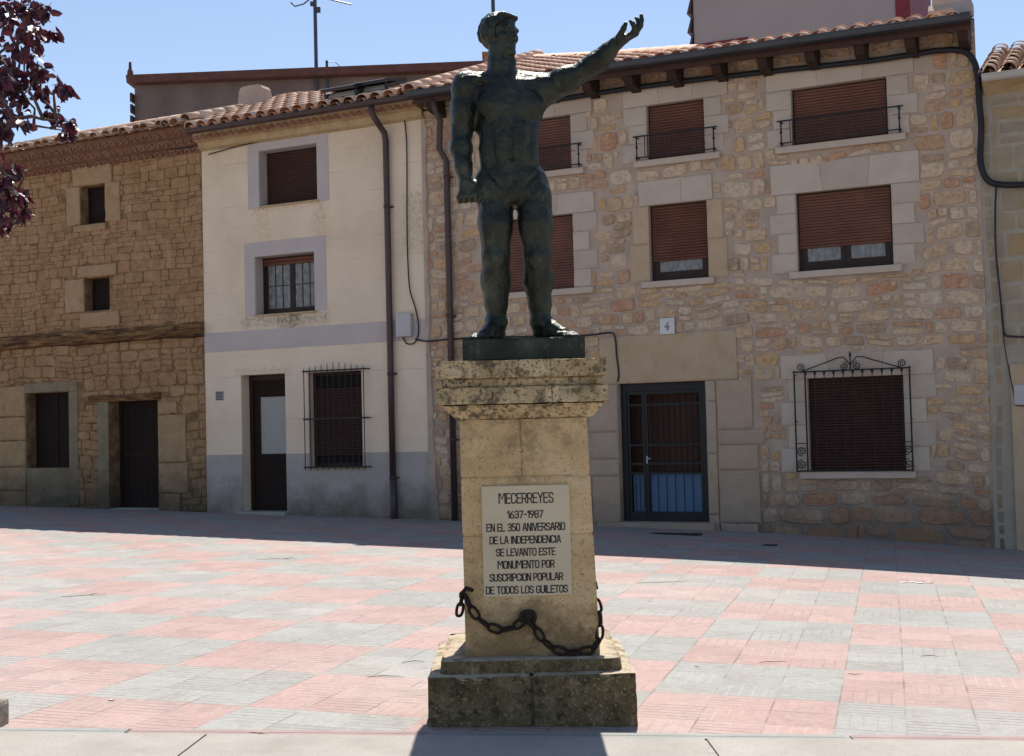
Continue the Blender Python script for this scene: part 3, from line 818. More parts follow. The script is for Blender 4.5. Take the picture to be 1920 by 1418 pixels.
def window(o, parent, shut=1.0, mat_s='shutter', casements=2, rail=False, sl_=(.1, .1), glass='curtain', sm='ashlar', depth=WD, sill_on=True):
    """window > frame, pane, shutter, sill, railing; shut = part of the opening the roller shutter covers"""
    a, b, c, d = o[:4]
    fr = MB()
    f = .055
    y0, y1 = depth - .05, depth - .006
    fr.box(a + .002, a + f, y0, y1, c, d - .002); fr.box(b - f, b - .002, y0, y1, c, d - .002)
    fr.box(a + f, b - f, y0, y1, c, c + f * 1.3); fr.box(a + f, b - f, y0, y1, d - f, d - .002)
    wn = obj('window', fr, 'frame', parent)
    zs = d - (d - c) * shut
    sh = shutter_mb(a + .03, b - .03, max(zs, c + .004), d - .02, y0 - .02)
    so_ = obj('shutter', sh, mat_s, wn)
    if shut < .99:
        fr2 = MB()
        ws = (b - a - 2 * f) / casements
        for k in range(casements):
            x0, x1 = a + f + ws * k, a + f + ws * (k + 1)
            g = .075
            fr2.box(x0 + .003, x0 + g, y0 + .004, y1 - .008, c + f * 1.3, d - f); fr2.box(x1 - g, x1 - .003, y0 + .004, y1 - .008, c + f * 1.3, d - f)
            fr2.box(x0 + g, x1 - g, y0 + .004, y1 - .008, c + f * 1.3, c + f * 1.3 + g * 1.2); fr2.box(x0 + g, x1 - g, y0 + .004, y1 - .008, d - f - g, d - f)
            obj('pane', MB().box(x0 + g, x1 - g, y1 - .022, y1 - .016, c + f * 1.3 + g * 1.2, d - f - g), glass, wn)
        obj('sash', fr2, 'frame', wn)
    if sill_on: sill(o, sl_[0], sl_[1], wn, m=sm)
    if rail: railing(o, wn)
    return wn

for (o, l, r, h, sd, kw) in ((T1, .32, .42, .36, 1, dict(rail=True, sl_=(.2, .24))), (T2, .42, .42, .34, 2, dict(rail=True, sl_=(.22, .26))), (T3, .40, .42, .40, 3, dict(rail=True, sl_=(.26, .26))),
                             (M1, .30, .42, .34, 4, dict(sl_=(.08, .36))), (M3, .40, .44, .46, 5, dict(shut=.70, casements=2, sl_=(.12, .13)))):
    surround(o, window(o, house, **kw), l, r, h, sd)
gw = window(G3, house, mat_s='shutter_dk', sl_=(.14, .14))
surround(G3, gw, .42, .46, .36, 6, (0, .33, .67, 1))
mw2 = window(M2, house, shut=.735, casements=1, sl_=(.14, .10))
dress = MB(); jambs(dress, M2, -1, (.34, .28), 2, 11); obj('window_jamb', dress, 'sand_ashlar', mw2)
dress = MB(); jambs(dress, M2, 1, (.32, .26), 2, 12); obj('window_jamb', dress, 'sand_ashlar', mw2)
dress = MB(); lintel(dress, M2, .16, .10, .40, (0, .58, 1), splay=0); obj('window_lintel', dress, 'ashlar', mw2)

def scroll(mb, cu, cz, r, turns, y, a0, hand=1, th=.008):
    pts = []
    n = int(16 * turns)
    for i in range(n + 1):
        t = i / n
        g = a0 + hand * 2 * math.pi * turns * t
        rr = r * (1 - .82 * t)
        pts.append((cu + rr * math.cos(g), y, cz + rr * math.sin(g)))
    mb.tube(pts, th, 6)

def fancy_grille(o, parent):
    y = -.12
    mb = MB()
    a, b = fac(1493, 800)[0] + .02, fac(1714, 800)[0] - .02
    z0, z1 = o[2] + .02, o[3] + .10
    for u in (a, b): mb.tube([(u, y, z0 - .02), (u, y, z1 + .02)], .013, 6)
    ia, ib = o[0] + .0, o[1] - .0
    mb.tube([(a - .02, y, z1), (b + .02, y, z1)], .011, 6); mb.tube([(a, y, z0), (b, y, z0)], .011, 6)
    mb.tube([(ia - .01, y, z0), (ia - .01, y, z1)], .009, 6)
    n = 10
    for k in range(n + 1):
        u = ia + (ib - ia) * k / n
        mb.tube([(u, y, z0), (u, y, z1)], .0075, 6)
        mb.tube([(u, y, z1), (u, y, z1 - .07)], [.028, .006], 6)      # cup under the top bar
    mb.tube([(a, y, z0 + .42), (ia, y, z0 + .42)], .007, 6); mb.tube([(ib, y, z0 + .42), (b, y, z0 + .42)], .007, 6)
    for uu in ((a + ia) / 2, (ib + b) / 2):
        rr = min(.085, abs(ia - a) * .42)
        scroll(mb, uu, z0 + .10, rr, 1.8, y, math.pi / 2, 1); scroll(mb, uu, z0 + .30, rr, 1.8, y, -math.pi / 2, -1)
    m = (a + b) / 2
    zt = z1 + .19
    for s, e in ((-1, a), (1, b)):
        scroll(mb, e - s * .10, z1 + .07, .065, 1.7, y, -math.pi / 2, -s)
        mb.tube([(e - s * .13, y, z1 + .01), (m + s * .30, y, z1 + .15), (m + s * .19, y, zt), (m + s * .10, y, zt + .01), (m + s * .04, y, zt - .06), (m, y, zt - .12)], .009, 6)
        scroll(mb, m + s * .10, z1 + .06, .062, 1.7, y, math.pi / 2, s)
    mb.tube([(m, y, z1), (m, y, zt), (m, y, zt + .04), (m, y, zt + .10)], [.012, .010, .02, .002], 6)
    for z in (z0 + .05, (z0 + z1) / 2, z1 - .05):
        for u in (a, b): mb.box(u - .008, u + .008, y, .01, z - .008, z + .008)
    obj('grille', mb, 'iron', parent)
fancy_grille(G3, gw)

# gate-like metal door with a wooden door behind
def metal_door(o):
    a, b, c, d = o
    mb = MB()
    y0, y1 = .13, .17
    fw = .10
    mb.box(a + .003, a + fw, y0 - .02, y1, c, d - .003); mb.box(b - fw, b - .003, y0 - .02, y1, c, d - .003); mb.box(a + fw, b - fw, y0 - .02, y1, d - .13, d - .003)
    dr = obj('door', mb, 'doormetal', house)
    mu = a + (b - a) * .27
    lf = MB()
    zt = d - .13
    H_ = zt - c
    def leaf(x0, x1, s):
        lf.box(x0 + .003, x0 + s, y0, y1 - .005, c + .01, zt - .004); lf.box(x1 - s, x1 - .003, y0, y1 - .005, c + .01, zt - .004)
        for z, h in ((c + .01, .14), (c + H_ * .36, .03), (c + H_ * .43, .04), (c + H_ * .575, .035), (c + H_ * .885, .035), (zt - .055, .05)):
            lf.box(x0 + s, x1 - s, y0, y1 - .005, z, z + h)
    leaf(a + fw, mu, .045); leaf(mu, b - fw, .05)
    obj('door_leaf', lf, 'doormetal', dr)
    pn = MB()
    pn.box(a + fw + .05, mu - .05, y1 + .03, y1 + .04, c + .15, c + H_ * .36); pn.box(mu + .05, b - fw - .05, y1 + .03, y1 + .04, c + .15, c + H_ * .36)
    obj('blue_panel', pn, 'blue', dr)
    wd = MB(); wd.box(a + .01, b - .01, .40, .44, c, d - .01)
    for k in range(14):
        u = a + .1 + (b - a - .2) * k / 13
        wd.box(u - .03, u + .03, .385, .40, c + .05, d - .2)
    obj('inner_door', wd, 'inner_wood', dr)
    ir = MB()
    for x0, x1, n in ((a + fw + .045, mu - .045, 3), (mu + .05, b - fw - .05, 6)):
        for k in range(1, n):
            u = x0 + (x1 - x0) * k / n
            pts = [(u, y0 + .015, c + .15), (u, y0 + .015, c + H_ * .25), (u, y0 + .015, c + H_ * .255), (u, y0 + .015, c + H_ * .26), (u, y0 + .015, c + H_ * .36)]
            ir.tube(pts, [.008, .008, .018 if k % 2 else .009, .008, .008], 6)
    obj('door_bars', ir, 'iron', dr); ir = MB()
    x0, x1 = mu + .05, b - fw - .05
    zl, zh = c + H_ * .60, c + H_ * .88
    for k in (.28, .36):
        u = x0 + (x1 - x0) * k
        ir.tube([(u, y0 + .015, zl), (u, y0 + .015, zh)], .007, 6)
    u = x0 + (x1 - x0) * .82
    zm = (zl + zh) / 2
    ir.tube([(x0, y0 + .015, zm), (x1, y0 + .015, zm)], .007, 6)
    for s in (-1, 1):
        for e in (-1, 1):
            ir.tube([(u + e * .10, y0 + .015, zm + s * (zh - zm)), (u + e * .04, y0 + .015, zm + s * .30), (u, y0 + .015, zm + s * .2), (u - e * .06, y0 + .015, zm + s * .10), (u - e * .09, y0 + .015, zm + s * .04), (u - e * .05, y0 + .015, zm)], .006, 6)
    obj('door_ironwork', ir, 'iron', dr)
    ul = mu + .025
    hd = MB().box(ul - .012, ul + .012, y0 - .012, y0, c + H_ * .44, c + H_ * .50, .003).tube([(ul, y0 - .012, c + H_ * .48), (ul, y0 - .05, c + H_ * .48), (ul + .08, y0 - .055, c + H_ * .478)], .008, 6)
    obj('door_handle', hd, 'palegut', dr)
    st = MB().box(a - .35, b + .14, -.22, .10, -.5, c - .004, .015)
    obj('door_step', st, 'pink_ashlar', dr)
metal_door(DO)

# number plate
pc = fac(1253, 612)
pl = obj('number_plate', MB().box(pc[0] - .125, pc[0] + .125, -.062, -.044, pc[1] - .13, pc[1] + .13, .004), 'plate', house)
surr.append((pc[0] - .1, pc[0] + .1, pc[1] - .1, pc[1] + .1))
nm = MB()
def stroke(mb, pts, t, y, tilt=0):
    """flat ribbon along a polyline of (u, z)"""
    P = [Vector(p) for p in pts]
    n = len(P)
    closed = (P[0] - P[-1]).length < 1e-6
    L_, R_ = [], []
    for i in range(n):
        if closed and i in (0, n - 1): d0, d1 = (P[0] - P[-2]), (P[1] - P[0])
        else:
            d0 = P[i] - P[i - 1] if i > 0 else P[1] - P[0]
            d1 = P[i + 1] - P[i] if i < n - 1 else d0
        d0, d1 = d0.normalized(), d1.normalized()
        n0, n1 = Vector((-d0.y, d0.x)), Vector((-d1.y, d1.x))
        m = (n0 + n1)
        m = m / max(.45, m.dot(n0)) if m.length > 1e-4 else n0
        ext = Vector((0, 0))
        if not closed and i == 0: ext = -d1 * t * .5
        if not closed and i == n - 1: ext = d0 * t * .5
        L_.append(P[i] + ext + m * t / 2); R_.append(P[i] + ext - m * t / 2)
    vs = [(p.x, y, p.y) for p in L_] + [(p.x, y, p.y) for p in R_]
    mb.add(vs, [(i, i + 1, n + i + 1, n + i) for i in range(n - 1)])
for k, q in enumerate(([(.03, .085), (-.045, -.02), (.055, -.02)], [(.02, .03), (.012, -.085)], [(-.02, -.075), (.03, -.062)])):
    stroke(nm, [(pc[0] + a * .8, pc[1] + b * .75) for a, b in q], .014 if k < 2 else .008, -.0625 - .0004 * k)
obj('numeral', nm, 'ink', pl)

# stones
hs = [(h[0], h[1], h[2], h[3]) for h in holes] + surr
st = stones_mb(UR0, UR1, -.4, ZE_R, hs, (.13, .31), (.13, .52), .014, .024, .11, .11, .34, 5, 5.2, big_low=.7, flat=.90, gapv=(.2, 2.4))
obj('masonry', st, 'rubble', wl, smooth=False)

# eaves
raf = MB()
pu = [fac(p, 100)[0] for p in (806, 1120, 1193, 1278, 1363, 1451, 1541, 1631, 1722, 1812)]
sp = (pu[-1] - pu[2]) / 7
pu = [pu[-1] - sp * k for k in range(13)]
PR = R(20.0)
for u in pu:
    if u < UR0 + .05: continue
    o_ = MB().prism([(.0, 7.06), (.0, ZE_R + .12), (-OFF_R + .06, ZE_R - .05), (-OFF_R + .06, ZE_R - .15), (-OFF_R + .14, ZE_R - .25)], u - .075, u + .075)
    obj('rafter', o_, 'rafter', house)
obj('soffit', MB().prism([(-OFF_R + .02, ZE_R - .055), (-OFF_R + .02, ZE_R - .01), (.0, ZE_R + .18), (.0, ZE_R + .125)], UR0 + .1, UR1), 'soffit', house)
obj('gutter', gutter_mb(UR0 + .05, UR1 + .02, -OFF_R - .075, ZE_R + .045, .095), 'zinc', house)
obj('fascia', MB().box(UR0 + .06, UR1 - .002, -OFF_R + .016, -OFF_R + .04, ZE_R - .13, ZE_R + .02), 'soffit', house)

# the ridge runs askew, so the slope is deeper on the left
def roof_uy(px, py):
    d = ray(px, py)
    n = (FB * math.sin(PR) - Vector((0, 0, 1)) * math.cos(PR))
    P = fworld(0, -OFF_R, ZE_R + .09)
    q = CAM + d * ((P - CAM).dot(n) / d.dot(n)) - F0
    return q.dot(FU), (q.dot(FB) + OFF_R) / math.cos(PR)
ra, rb_ = roof_uy(985, 115), roof_uy(1290, 95)
def smax_r(u):
    return min(ra[1], max(.5, ra[1] + (rb_[1] - ra[1]) * (u - ra[0]) / (rb_[0] - ra[0])))
print('right roof back line', ra, rb_)
rf = roof_tiles('roof', house, UR0 + .12, UR1 - .1, OFF_R, ZE_R + .03, PR, 9.0, 'tile', colw=.275, L=.42, r=.115, seed=11, jitter=.35, smax=smax_r, ulim=lambda s: UR1 - .05 - .17 * s)
Pr = lambda u, s, h=.06: (u, -OFF_R + s * math.cos(PR) - h * math.sin(PR), ZE_R + .03 + s * math.sin(PR) + h * math.cos(PR))
rt = ridge_tiles_mb(Pr(UR0 + .08, -.08, .1), Pr(UR0 + .08, ra[1], .1), .125, .38)
us = [UR0 + .1, ra[0], (ra[0] + rb_[0]) / 2, rb_[0]]
for i in range(3):
    q = ridge_tiles_mb(Pr(us[i], smax_r(us[i]), .05), Pr(us[i + 1], smax_r(us[i + 1]), .05), .1, .4)
    rt.add(q.v, q.f)
obj('ridge_tiles', rt, 'tile', rf, smooth=True)
gb = MB().box(UR1 - .22, UR1 + .02, -OFF_R - .02, -OFF_R + .3, ZE_R + .12, ZE_R + .30, .01)
obj('verge_block', gb, 'mauve', rf)
# chimney
def chimney_at(px0, px1, ytop, ybase, y, name='chimney'):
    a, b = fac(px0, ybase, y), fac(px1, ybase, y)
    zt = fac((px0 + px1) / 2, ytop, y)[1]
    return a[0], b[0], a[1], zt
c0 = chimney_at(1748, 1806, -30, 36, .7)
cm = MB().box(c0[0], c0[1], .7, 1.25, c0[2] - .4, c0[3], .02)
c1 = chimney_at(1740, 1813, 4, 16, .62)
cm.prism([(.60, c1[2]), (.60, c1[2] + .05), (.70, c1[2] + .16), (1.25, c1[2] + .16), (1.35, c1[2] + .05), (1.35, c1[2])], c1[0], c1[1])
obj('chimney', cm, 'chimney', rf)
# downpipe of the stone house
du = (fac(842, 340)[0] + fac(856, 870)[0]) / 2
d0 = fac(818, 178, -.4)
dp = MB()
dp.tube([(d0[0] - .02, -OFF_R + .02, ZE_R - .06), (d0[0], -.42, ZE_R - .26), (d0[0] + .03, -.34, ZE_R - .40), (du - .10, -.16, ZE_R - .84), (du, -.10, ZE_R - 1.06), (du, -.095, 4.5), (du, -.095, -.3)], .055, 10)
for z in (6.0, 3.55, 1.4):
    dp.tube([(du, -.095, z), (du, -.095, z + .05)], .064, 10); dp.box(du - .09, du + .09, -.06, .0, z + .01, z + .04)
obj('downpipe', dp, 'downpipe', house, smooth=True)

# the old eaves line sags a little towards the street corner
def sag(o, zmin=-9.0):
    ox, oz = ORG[root_of(o).name].x, ORG[root_of(o).name].z
    for v in o.data.vertices:
        if v.co.z + oz > zmin: v.co.z -= .0165 * (v.co.x + ox + 1.2)
for o in list(house.children) + list(rf.children):
    n_ = o.name.split('.')[0]
    if n_ in ('rafter', 'soffit', 'gutter', 'fascia', 'roof', 'roof_board', 'ridge_tiles', 'verge_block', 'chimney'): sag(o)
    elif n_ == 'wall': sag(o, 7.2)
for o in wl.children:
    if o.name.startswith('masonry'): sag(o, 7.15)

# ================================================================== cream painted house
UC0 = fac(383, 600)[0]; UC1 = UR0
ZE_C, OFF_C, PC = 7.47, .42, R(22.0)
cream = thing('cream_painted_house', 'cream painted three-storey house with lilac-grey bands and brown downpipe', 'house', (UC0, 0, .05), True)
CT = frect((486, 280), (594, 272), (486, 387), (595, 375)); CM = frect((479, 483), (589, 470), (478, 592), (591, 582))
CD = frect((451, 705), (534, 699), (457, 963), (539, 958)); CG = frect((578, 699), (677, 694), (580, 877), (681, 874))
RD = .30
q_ = lambda px, py: (fac(px, py)[0] - UC0, fac(px, py)[1] - .05)
qa, qb, qc, qd = q_(478, 382), q_(600, 376), q_(470, 590), q_(600, 584)
MT['cream'] = mat('stained_cream_paint', [(0, (.62, .50, .365)), (.5, (.69, .565, .42)), (1, (.74, .615, .465))], .9, .85, bump=.35, bscale=26,
                  spots=[(2.4, .62, .8, (.56, .43, .26), .6), (70, .71, .75, (.2, .16, .12), .75), (.8, .58, .75, (.62, .53, .43), .6), (5, .66, .76, (.50, .44, .37), .5)], courses=.41,
                  stains=[(qa[0], qa[0] + .35, qa[1] - .9, qa[1] - .02, .15, (.50, .33, .14), .5), (qb[0] - .12, qb[0] + .15, qb[1] - 1.0, qb[1] - .02, .12, (.50, .33, .14), .6), (qa[0], qb[0], qa[1] - .18, qa[1] - .02, .08, (.46, .32, .16), .6),
                          (qc[0] - .2, qd[0] + .2, qc[1] - .26, qc[1] - .02, .08, (.28, .23, .16), .75), (qc[0] + .65, qc[0] + 1.15, qc[1] - .34, qc[1] - .02, .10, (.16, .135, .095), .8), (q_(440, 700)[0], q_(545, 700)[0], q_(490, 705)[1], q_(490, 690)[1], .06, (.56, .43, .25), .6),
                          (q_(756, 500)[0], q_(806, 500)[0], q_(780, 470)[1], q_(780, 360)[1], .12, (.45, .37, .25), .75), (.0, 5.2, q_(600, 268)[1] - .35, q_(600, 235)[1], .10, (.56, .45, .30), .45)])
cw_ = wall_mb(UC0, UC1, -.5, ZE_C + .15, [(*CT, RD), (*CM, RD), (*CD, .32), (*CG, .22)])
# raised edges of the painted block courses
cwall = obj('wall', cw_, 'cream', cream)
zp = fac(600, 850)[1]
pe = MB()
K = 90
vs = []
for i in range(K + 1):
    z = -.3 + (ZE_C - .35 + .3) * i / K
    e = .05 + .06 * mnoise.noise(Vector((0, 2, z * 1.7))) + .03 * mnoise.noise(Vector((4, 2, z * 7))) + .10 * max(0, 1 - z / 2.5)
    vs += [(UC1 - .05, -.038, z), (UC1 + e - .02, -.042, z), (UC1 + e, -.0, z)]
pe.add(vs, [(i * 3 + k, i * 3 + k + 1, i * 3 + k + 4, i * 3 + k + 3) for i in range(K) for k in range(2)])
for i in range(K): pe.add([vs[i * 3], vs[i * 3 + 3], (UC1 - .06, .0, vs[i * 3 + 3][2]), (UC1 - .06, .0, vs[i * 3][2])], [(0, 1, 2, 3)])
obj('plaster_edge', pe, 'mortar', cwall)
def band(mb, a, b, c, d, y=-.006): mb.box(a, b, y, .01, c, d)
for a, b, e in ((UC0 + .002, CD[0], zp), (CD[1], CG[0], zp), (CG[0] + .001, CG[1] - .001, CG[2]), (CG[1], UC1 - .002, zp)):
    pm = MB(); band(pm, a, b, -.45, e)
    obj('plinth_band', pm, 'plinth', cwall)
bd = MB()
z0, z1 = (fac(383, 660)[1] + fac(799, 639)[1]) / 2, (fac(383, 625)[1] + fac(799, 598)[1]) / 2
band(bd, UC0 + .002, UC1 - .002, z0, z1)
obj('floor_band', bd, 'lilac', cwall)
for o, px in ((CT, ((465, 330), (616, 310), (540, 250), (540, 385))), (CM, ((459, 520), (612, 510), (535, 449), (535, 588)))):
    s = MB()
    l, r = fac(*px[0])[0], fac(*px[1])[0]
    t, bt = fac(*px[2])[1], fac(*px[3])[1]
    band(s, l, o[0], bt, t, -.007); band(s, o[1], r, bt, t, -.007); band(s, o[0], o[1], o[3], t, -.007)
    for (u0, u1, zA, zB) in ((o[0] - .002, o[0] + .006, o[2], o[3]), ):
        s.box(u0 + .001, u1, .0105, RD - .01, zA, zB)
    s.box(o[0] + .007, o[1], .0105, RD - .01, o[3] - .006, o[3] + .002)
    obj('window_band', s, 'lilac', cwall)

def deep_window(o, parent, depth, kind):
    a, b, c, d = o
    y = depth - .04
    fr = MB(); f = .06
    fr.box(a + .008, a + f, y - .02, y + .03, c + .002, d - .008); fr.box(b - f, b - .002, y - .02, y + .03, c + .002, d - .008)
    fr.box(a + f, b - f, y - .02, y + .03, d - f, d - .008); fr.box(a + f, b - f, y - .02, y + .03, c + .002, c + f)
    wn = obj('window', fr, 'frame', parent)
    if kind == 'shut':
        obj('shutter', shutter_mb(a + f * .6, b - f * .6, c + .01, d - .03, y - .035), 'shutter_dk', wn)
    elif kind == 'ground':
        obj('shutter', shutter_mb(a + f * .6, b - f * .6, c + .20, d - .30, y - .035), 'shutter_dk', wn)
        obj('pane', MB().box(a + f, b - f, y + .01, y + .016, c + f, d - f), 'void', wn)
    else:
        obj('shutter', shutter_mb(a + f * .6, b - f * .6, d - .16, d - .03, y - .035), 'shutter', wn)
        fs = MB(); ws = (b - a - 2 * f) / 2
        for k in range(2):
            x0, x1 = a + f + ws * k, a + f + ws * (k + 1)
            fs.box(x0, x0 + .055, y - .01, y + .02, c + f, d - f); fs.box(x1 - .055, x1, y - .01, y + .02, c + f, d - f)
            fs.box(x0 + .055, x1 - .055, y - .01, y + .02, c + f, c + f + .06)
            for q in (.33, .66): fs.box(x0 + .055 + (ws - .11) * q - .006, x0 + .055 + (ws - .11) * q + .006, y - .004, y + .004, c + f + .06, d - .16)
            fs.box(x0 + .055, x1 - .055, y - .004, y + .004, c + .5 * (d - c) - .006, c + .5 * (d - c) + .006)
            obj('pane', MB().box(x0 + .055, x1 - .055, y + .008, y + .014, c + f + .06, d - f), 'curtain', wn)
        obj('sash', fs, 'frame', wn)
    obj('sill', MB().box(a, b + .03, -.03, depth - .07, c - .035, c + .0015, .006), 'creambel', wn)
    return wn
deep_window(CT, cream, RD, 'shut'); deep_window(CM, cream, RD, 'open')
cgw = deep_window(CG, cream, .22, 'ground')
def bar_grille(o, parent):
    mb = MB(); y = -.13
    a, b = fac(571, 790, y)[0], fac(683, 790, y)[0]
    z0, z1 = fac(630, 876, y)[1], fac(630, 694, y)[1]
    n = 10
    for k in range(n + 1):
        u = a + (b - a) * k / n
        hh = .06 + .10 * (1 - abs(k - 5) / 5)
        mb.tube([(u, y, z0 - .05), (u, y, z1), (u, y, z1 + hh)], [.0095, .0095, .006], 6)
    for z in (z0, (z0 + z1) / 2, z1): 
        mb.box(a - .03, b + .06, y - .006, y + .006, z - .014, z + .014)
        for u in (a - .02, b + .05): mb.box(u - .010, u + .010, y, .01, z - .010, z + .010)
    obj('grille', mb, 'iron', parent)
bar_grille(CG, cgw)
# door
a, b, c, d = CD
y = .27
fr = MB(); fr.box(a + .005, a + .09, y - .03, y + .05, c - .02, d - .004); fr.box(b - .05, b - .003, y - .03, y + .05, c - .02, d - .004); fr.box(a + .09, b - .05, y - .03, y + .05, d - .10, d - .004)
cdo = obj('door', fr, 'frame', cream)
lf = MB(); zg0, zg1 = fac(515, 851, y)[1], fac(515, 744, y)[1]
lf.box(a + .09, a + .24, y, y + .04, c - .01, d - .10); lf.box(b - .07, b - .05, y, y + .04, c - .01, d - .10)
lf.box(a + .24, b - .07, y, y + .04, c - .01, zg0); lf.box(a + .24, b - .07, y, y + .04, zg1, d - .10)
for k in range(3): lf.box(a + .3, b - .12, y - .012, y + .001, c + .12 + .3 * k, c + .36 + .3 * k, .006)
obj('door_leaf', lf, 'old_wood', cdo)
obj('pane', MB().box(a + .24, b - .07, y + .012, y + .02, zg0, zg1), 'frosted', cdo)
obj('door_step', MB().box(a - .05, b + .05, -.16, y - .035, -.3, c + .015, .012), 'concrete', cdo)
# vent, meter box
q0, q1 = fac(405, 751), fac(419, 734)
vn = MB().box(q0[0], q1[0], -.012, .005, q0[1], q1[1])
vv = obj('vent', vn, 'vent', cream)
vs_ = MB()
for k in range(6):
    z = q0[1] + (q1[1] - q0[1]) * (k + .3) / 6
    vs_.box(q0[0] + .015, q1[0] - .015, -.0145, -.0118, z, z + .012)
obj('vent_slot', vs_, 'ink', vv)
q0, q1 = fac(749, 633), fac(776, 588)
obj('junction_box', MB().box(q0[0], q1[0], -.13, .0, q0[1], q1[1], .012), 'box', cream)
# corbelled eaves: two courses of tile ends in plaster
cb = MB()
cb.prism([(.0, ZE_C - .34), (-.10, ZE_C - .30), (-.12, ZE_C - .19), (-.25, ZE_C - .17), (-.27, ZE_C + .09), (.0, ZE_C + .20)], UC0, UC1)
eav = obj('eaves', cb, 'creambel', cream)
ce = MB()
n = int((UC1 - UC0) / .16)
for k in range(n):
    u = UC0 + (k + .5) * (UC1 - UC0) / n
    pts = [(u + .075 * math.cos(t), -.275, ZE_C - .175 + .085 * math.sin(t)) for t in [math.pi * i / 6 for i in range(7)]]
    o = len(ce.v)
    ce.add([(p[0], -.275, p[2]) for p in pts] + [(p[0], -.13, p[2]) for p in pts], [tuple(range(7))] + [(i, i + 1, i + 8, i + 7) for i in range(6)])
obj('corbel_tiles', ce, 'corbel', eav)
def roof_uy_c(px, py, h=0.0):
    d = ray(px, py)
    n = (FB * math.sin(PC) - Vector((0, 0, 1)) * math.cos(PC))
    P = fworld(0, -OFF_C, ZE_C + .02 + h)
    q = CAM + d * ((P - CAM).dot(n) / d.dot(n)) - F0
    return q.dot(FU), (q.dot(FB) + OFF_C) / math.cos(PC)
k0, k1 = roof_uy_c(655, 168, .1), roof_uy_c(800, 158, .1)
print('cream back line', k0, k1)
smc = lambda u: min(5.4, max(1.0, k0[1] + (k1[1] - k0[1]) * (u - k0[0]) / (k1[0] - k0[0])))
crf = roof_tiles('roof', cream, UC0 - .02, UC1 - .02, OFF_C, ZE_C + .02, PC, 5.0, 'tile', smax=smc, colw=.285, L=.44, r=.120, jitter=.3, seed=21)
obj('gutter', gutter_mb(UC0 + .05, UC1 + .25, -OFF_C - .05, ZE_C - .03, .075), 'downpipe', cream)
uu = fac(735, 600)[0]
dp = MB()
dp.tube([(uu - .05, -OFF_C - .05, ZE_C - .09), (uu - .05, -OFF_C - .04, ZE_C - .22), (uu - .02, -.30, ZE_C - .38), (uu, -.12, ZE_C - .52), (uu, -.085, ZE_C - .66), (uu, -.085, 3), (uu, -.085, .75)], .056, 10)
dp.tube([(uu, -.085, .8), (uu + .01, -.085, .3), (uu + .01, -.085, -.3)], .062, 10)
for z in (5.6, 2.6, .75):
    dp.tube([(uu, -.085, z), (uu, -.085, z + .05)], .066, 10); dp.box(uu - .09, uu + .09, -.05, .0, z + .01, z + .04)
obj('downpipe', dp, 'downpipe', cream, smooth=True)
# roof windows, propped open
Pc = lambda u, s, h: Vector((u, -OFF_C + s * math.cos(PC) - h * math.sin(PC), ZE_C + .02 + s * math.sin(PC) + h * math.cos(PC)))
for (pa, pb, dsl) in (((612, 184), (668, 176), .8), ((668, 174), (728, 164), .8)):
    u0, s0 = roof_uy_c(*pa, .15); u1, s1 = roof_uy_c(*pb, .15)
    s0 = (s0 + s1) / 2
    fr = MB()
    def slab(mb, ua, ub, sa, sb, h0, h1, lift=0.0):
        vs = [Pc(ua, sa, h0), Pc(ub, sa, h0), Pc(ub, sb, h0 + lift), Pc(ua, sb, h0 + lift), Pc(ua, sa, h1), Pc(ub, sa, h1), Pc(ub, sb, h1 + lift), Pc(ua, sb, h1 + lift)]
        mb.add(vs, [(3, 2, 1, 0), (4, 5, 6, 7), (0, 1, 5, 4), (1, 2, 6, 5), (2, 3, 7, 6), (3, 0, 4, 7)])
    slab(fr, u0, u1, s0, s0 + .05, .04, .13); slab(fr, u0, u0 + .06, s0 + .05, s0 + dsl, .04, .20); slab(fr, u1 - .06, u1, s0 + .05, s0 + dsl, .04, .20)
    slab(fr, u0 + .06, u1 - .06, s0 + dsl - .06, s0 + dsl, .04, .20)
    sk = obj('skylight', fr, 'skyl', crf)
    ls = MB()                                                   # sash propped open at its lower edge
    slab(ls, u0, u1, s0 - .02, s0 + .05, .25, .31); slab(ls, u0, u0 + .05, s0 + .05, s0 + dsl, .25, .31, -.09); slab(ls, u1 - .05, u1, s0 + .05, s0 + dsl, .25, .31, -.09)
    slab(ls, u0 + .05, u1 - .05, s0 + dsl - .05, s0 + dsl, .16, .22)
    slab(ls, u0 + .01, u0 + .03, s0 + .06, s0 + .08, .13, .25); slab(ls, u1 - .03, u1 - .01, s0 + .06, s0 + .08, .13, .25)
    obj('skylight_sash', ls, 'skyl', sk)
    gl = MB(); slab(gl, u0 + .05, u1 - .05, s0 + .05, s0 + dsl - .05, .28, .285, -.09)
    obj('skylight_pane', gl, 'glass', sk)
    bl = MB(); slab(bl, u0 + .06, u1 - .06, s0 + .30, s0 + dsl - .06, .04, .045)  # pale strips standing in for light reflected by the skylight glass
    bl.quad(Pc(u0 + .06, s0 + .06, .13), Pc(u1 - .06, s0 + .06, .13), Pc(u1 - .06, s0 + .16, .20), Pc(u0 + .06, s0 + .16, .20))
    obj('skylight_reflection', bl, 'palegut', sk)
c0 = roof_uy_c(470, 206)
yb = -OFF_C + c0[1] * math.cos(PC)
ca, cbx = fac(446, 200, yb), fac(495, 200, yb)
zt = fac(470, 161, yb)[1]
cm = MB()
zb = ca[1] - .5
prof = []
w2 = (cbx[0] - ca[0]) / 2; um = (cbx[0] + ca[0]) / 2
lay = [(zb, 1.05), (zt - .35, 1.0), (zt - .08, .9), (zt - .02, .8), (zt + .01, .55)]
vs, fs = [], []
for z, k in lay:
    vs += [(um - w2 * k, yb, z), (um + w2 * k, yb, z), (um + w2 * k, yb + .32 * k, z), (um - w2 * k, yb + .32 * k, z)]
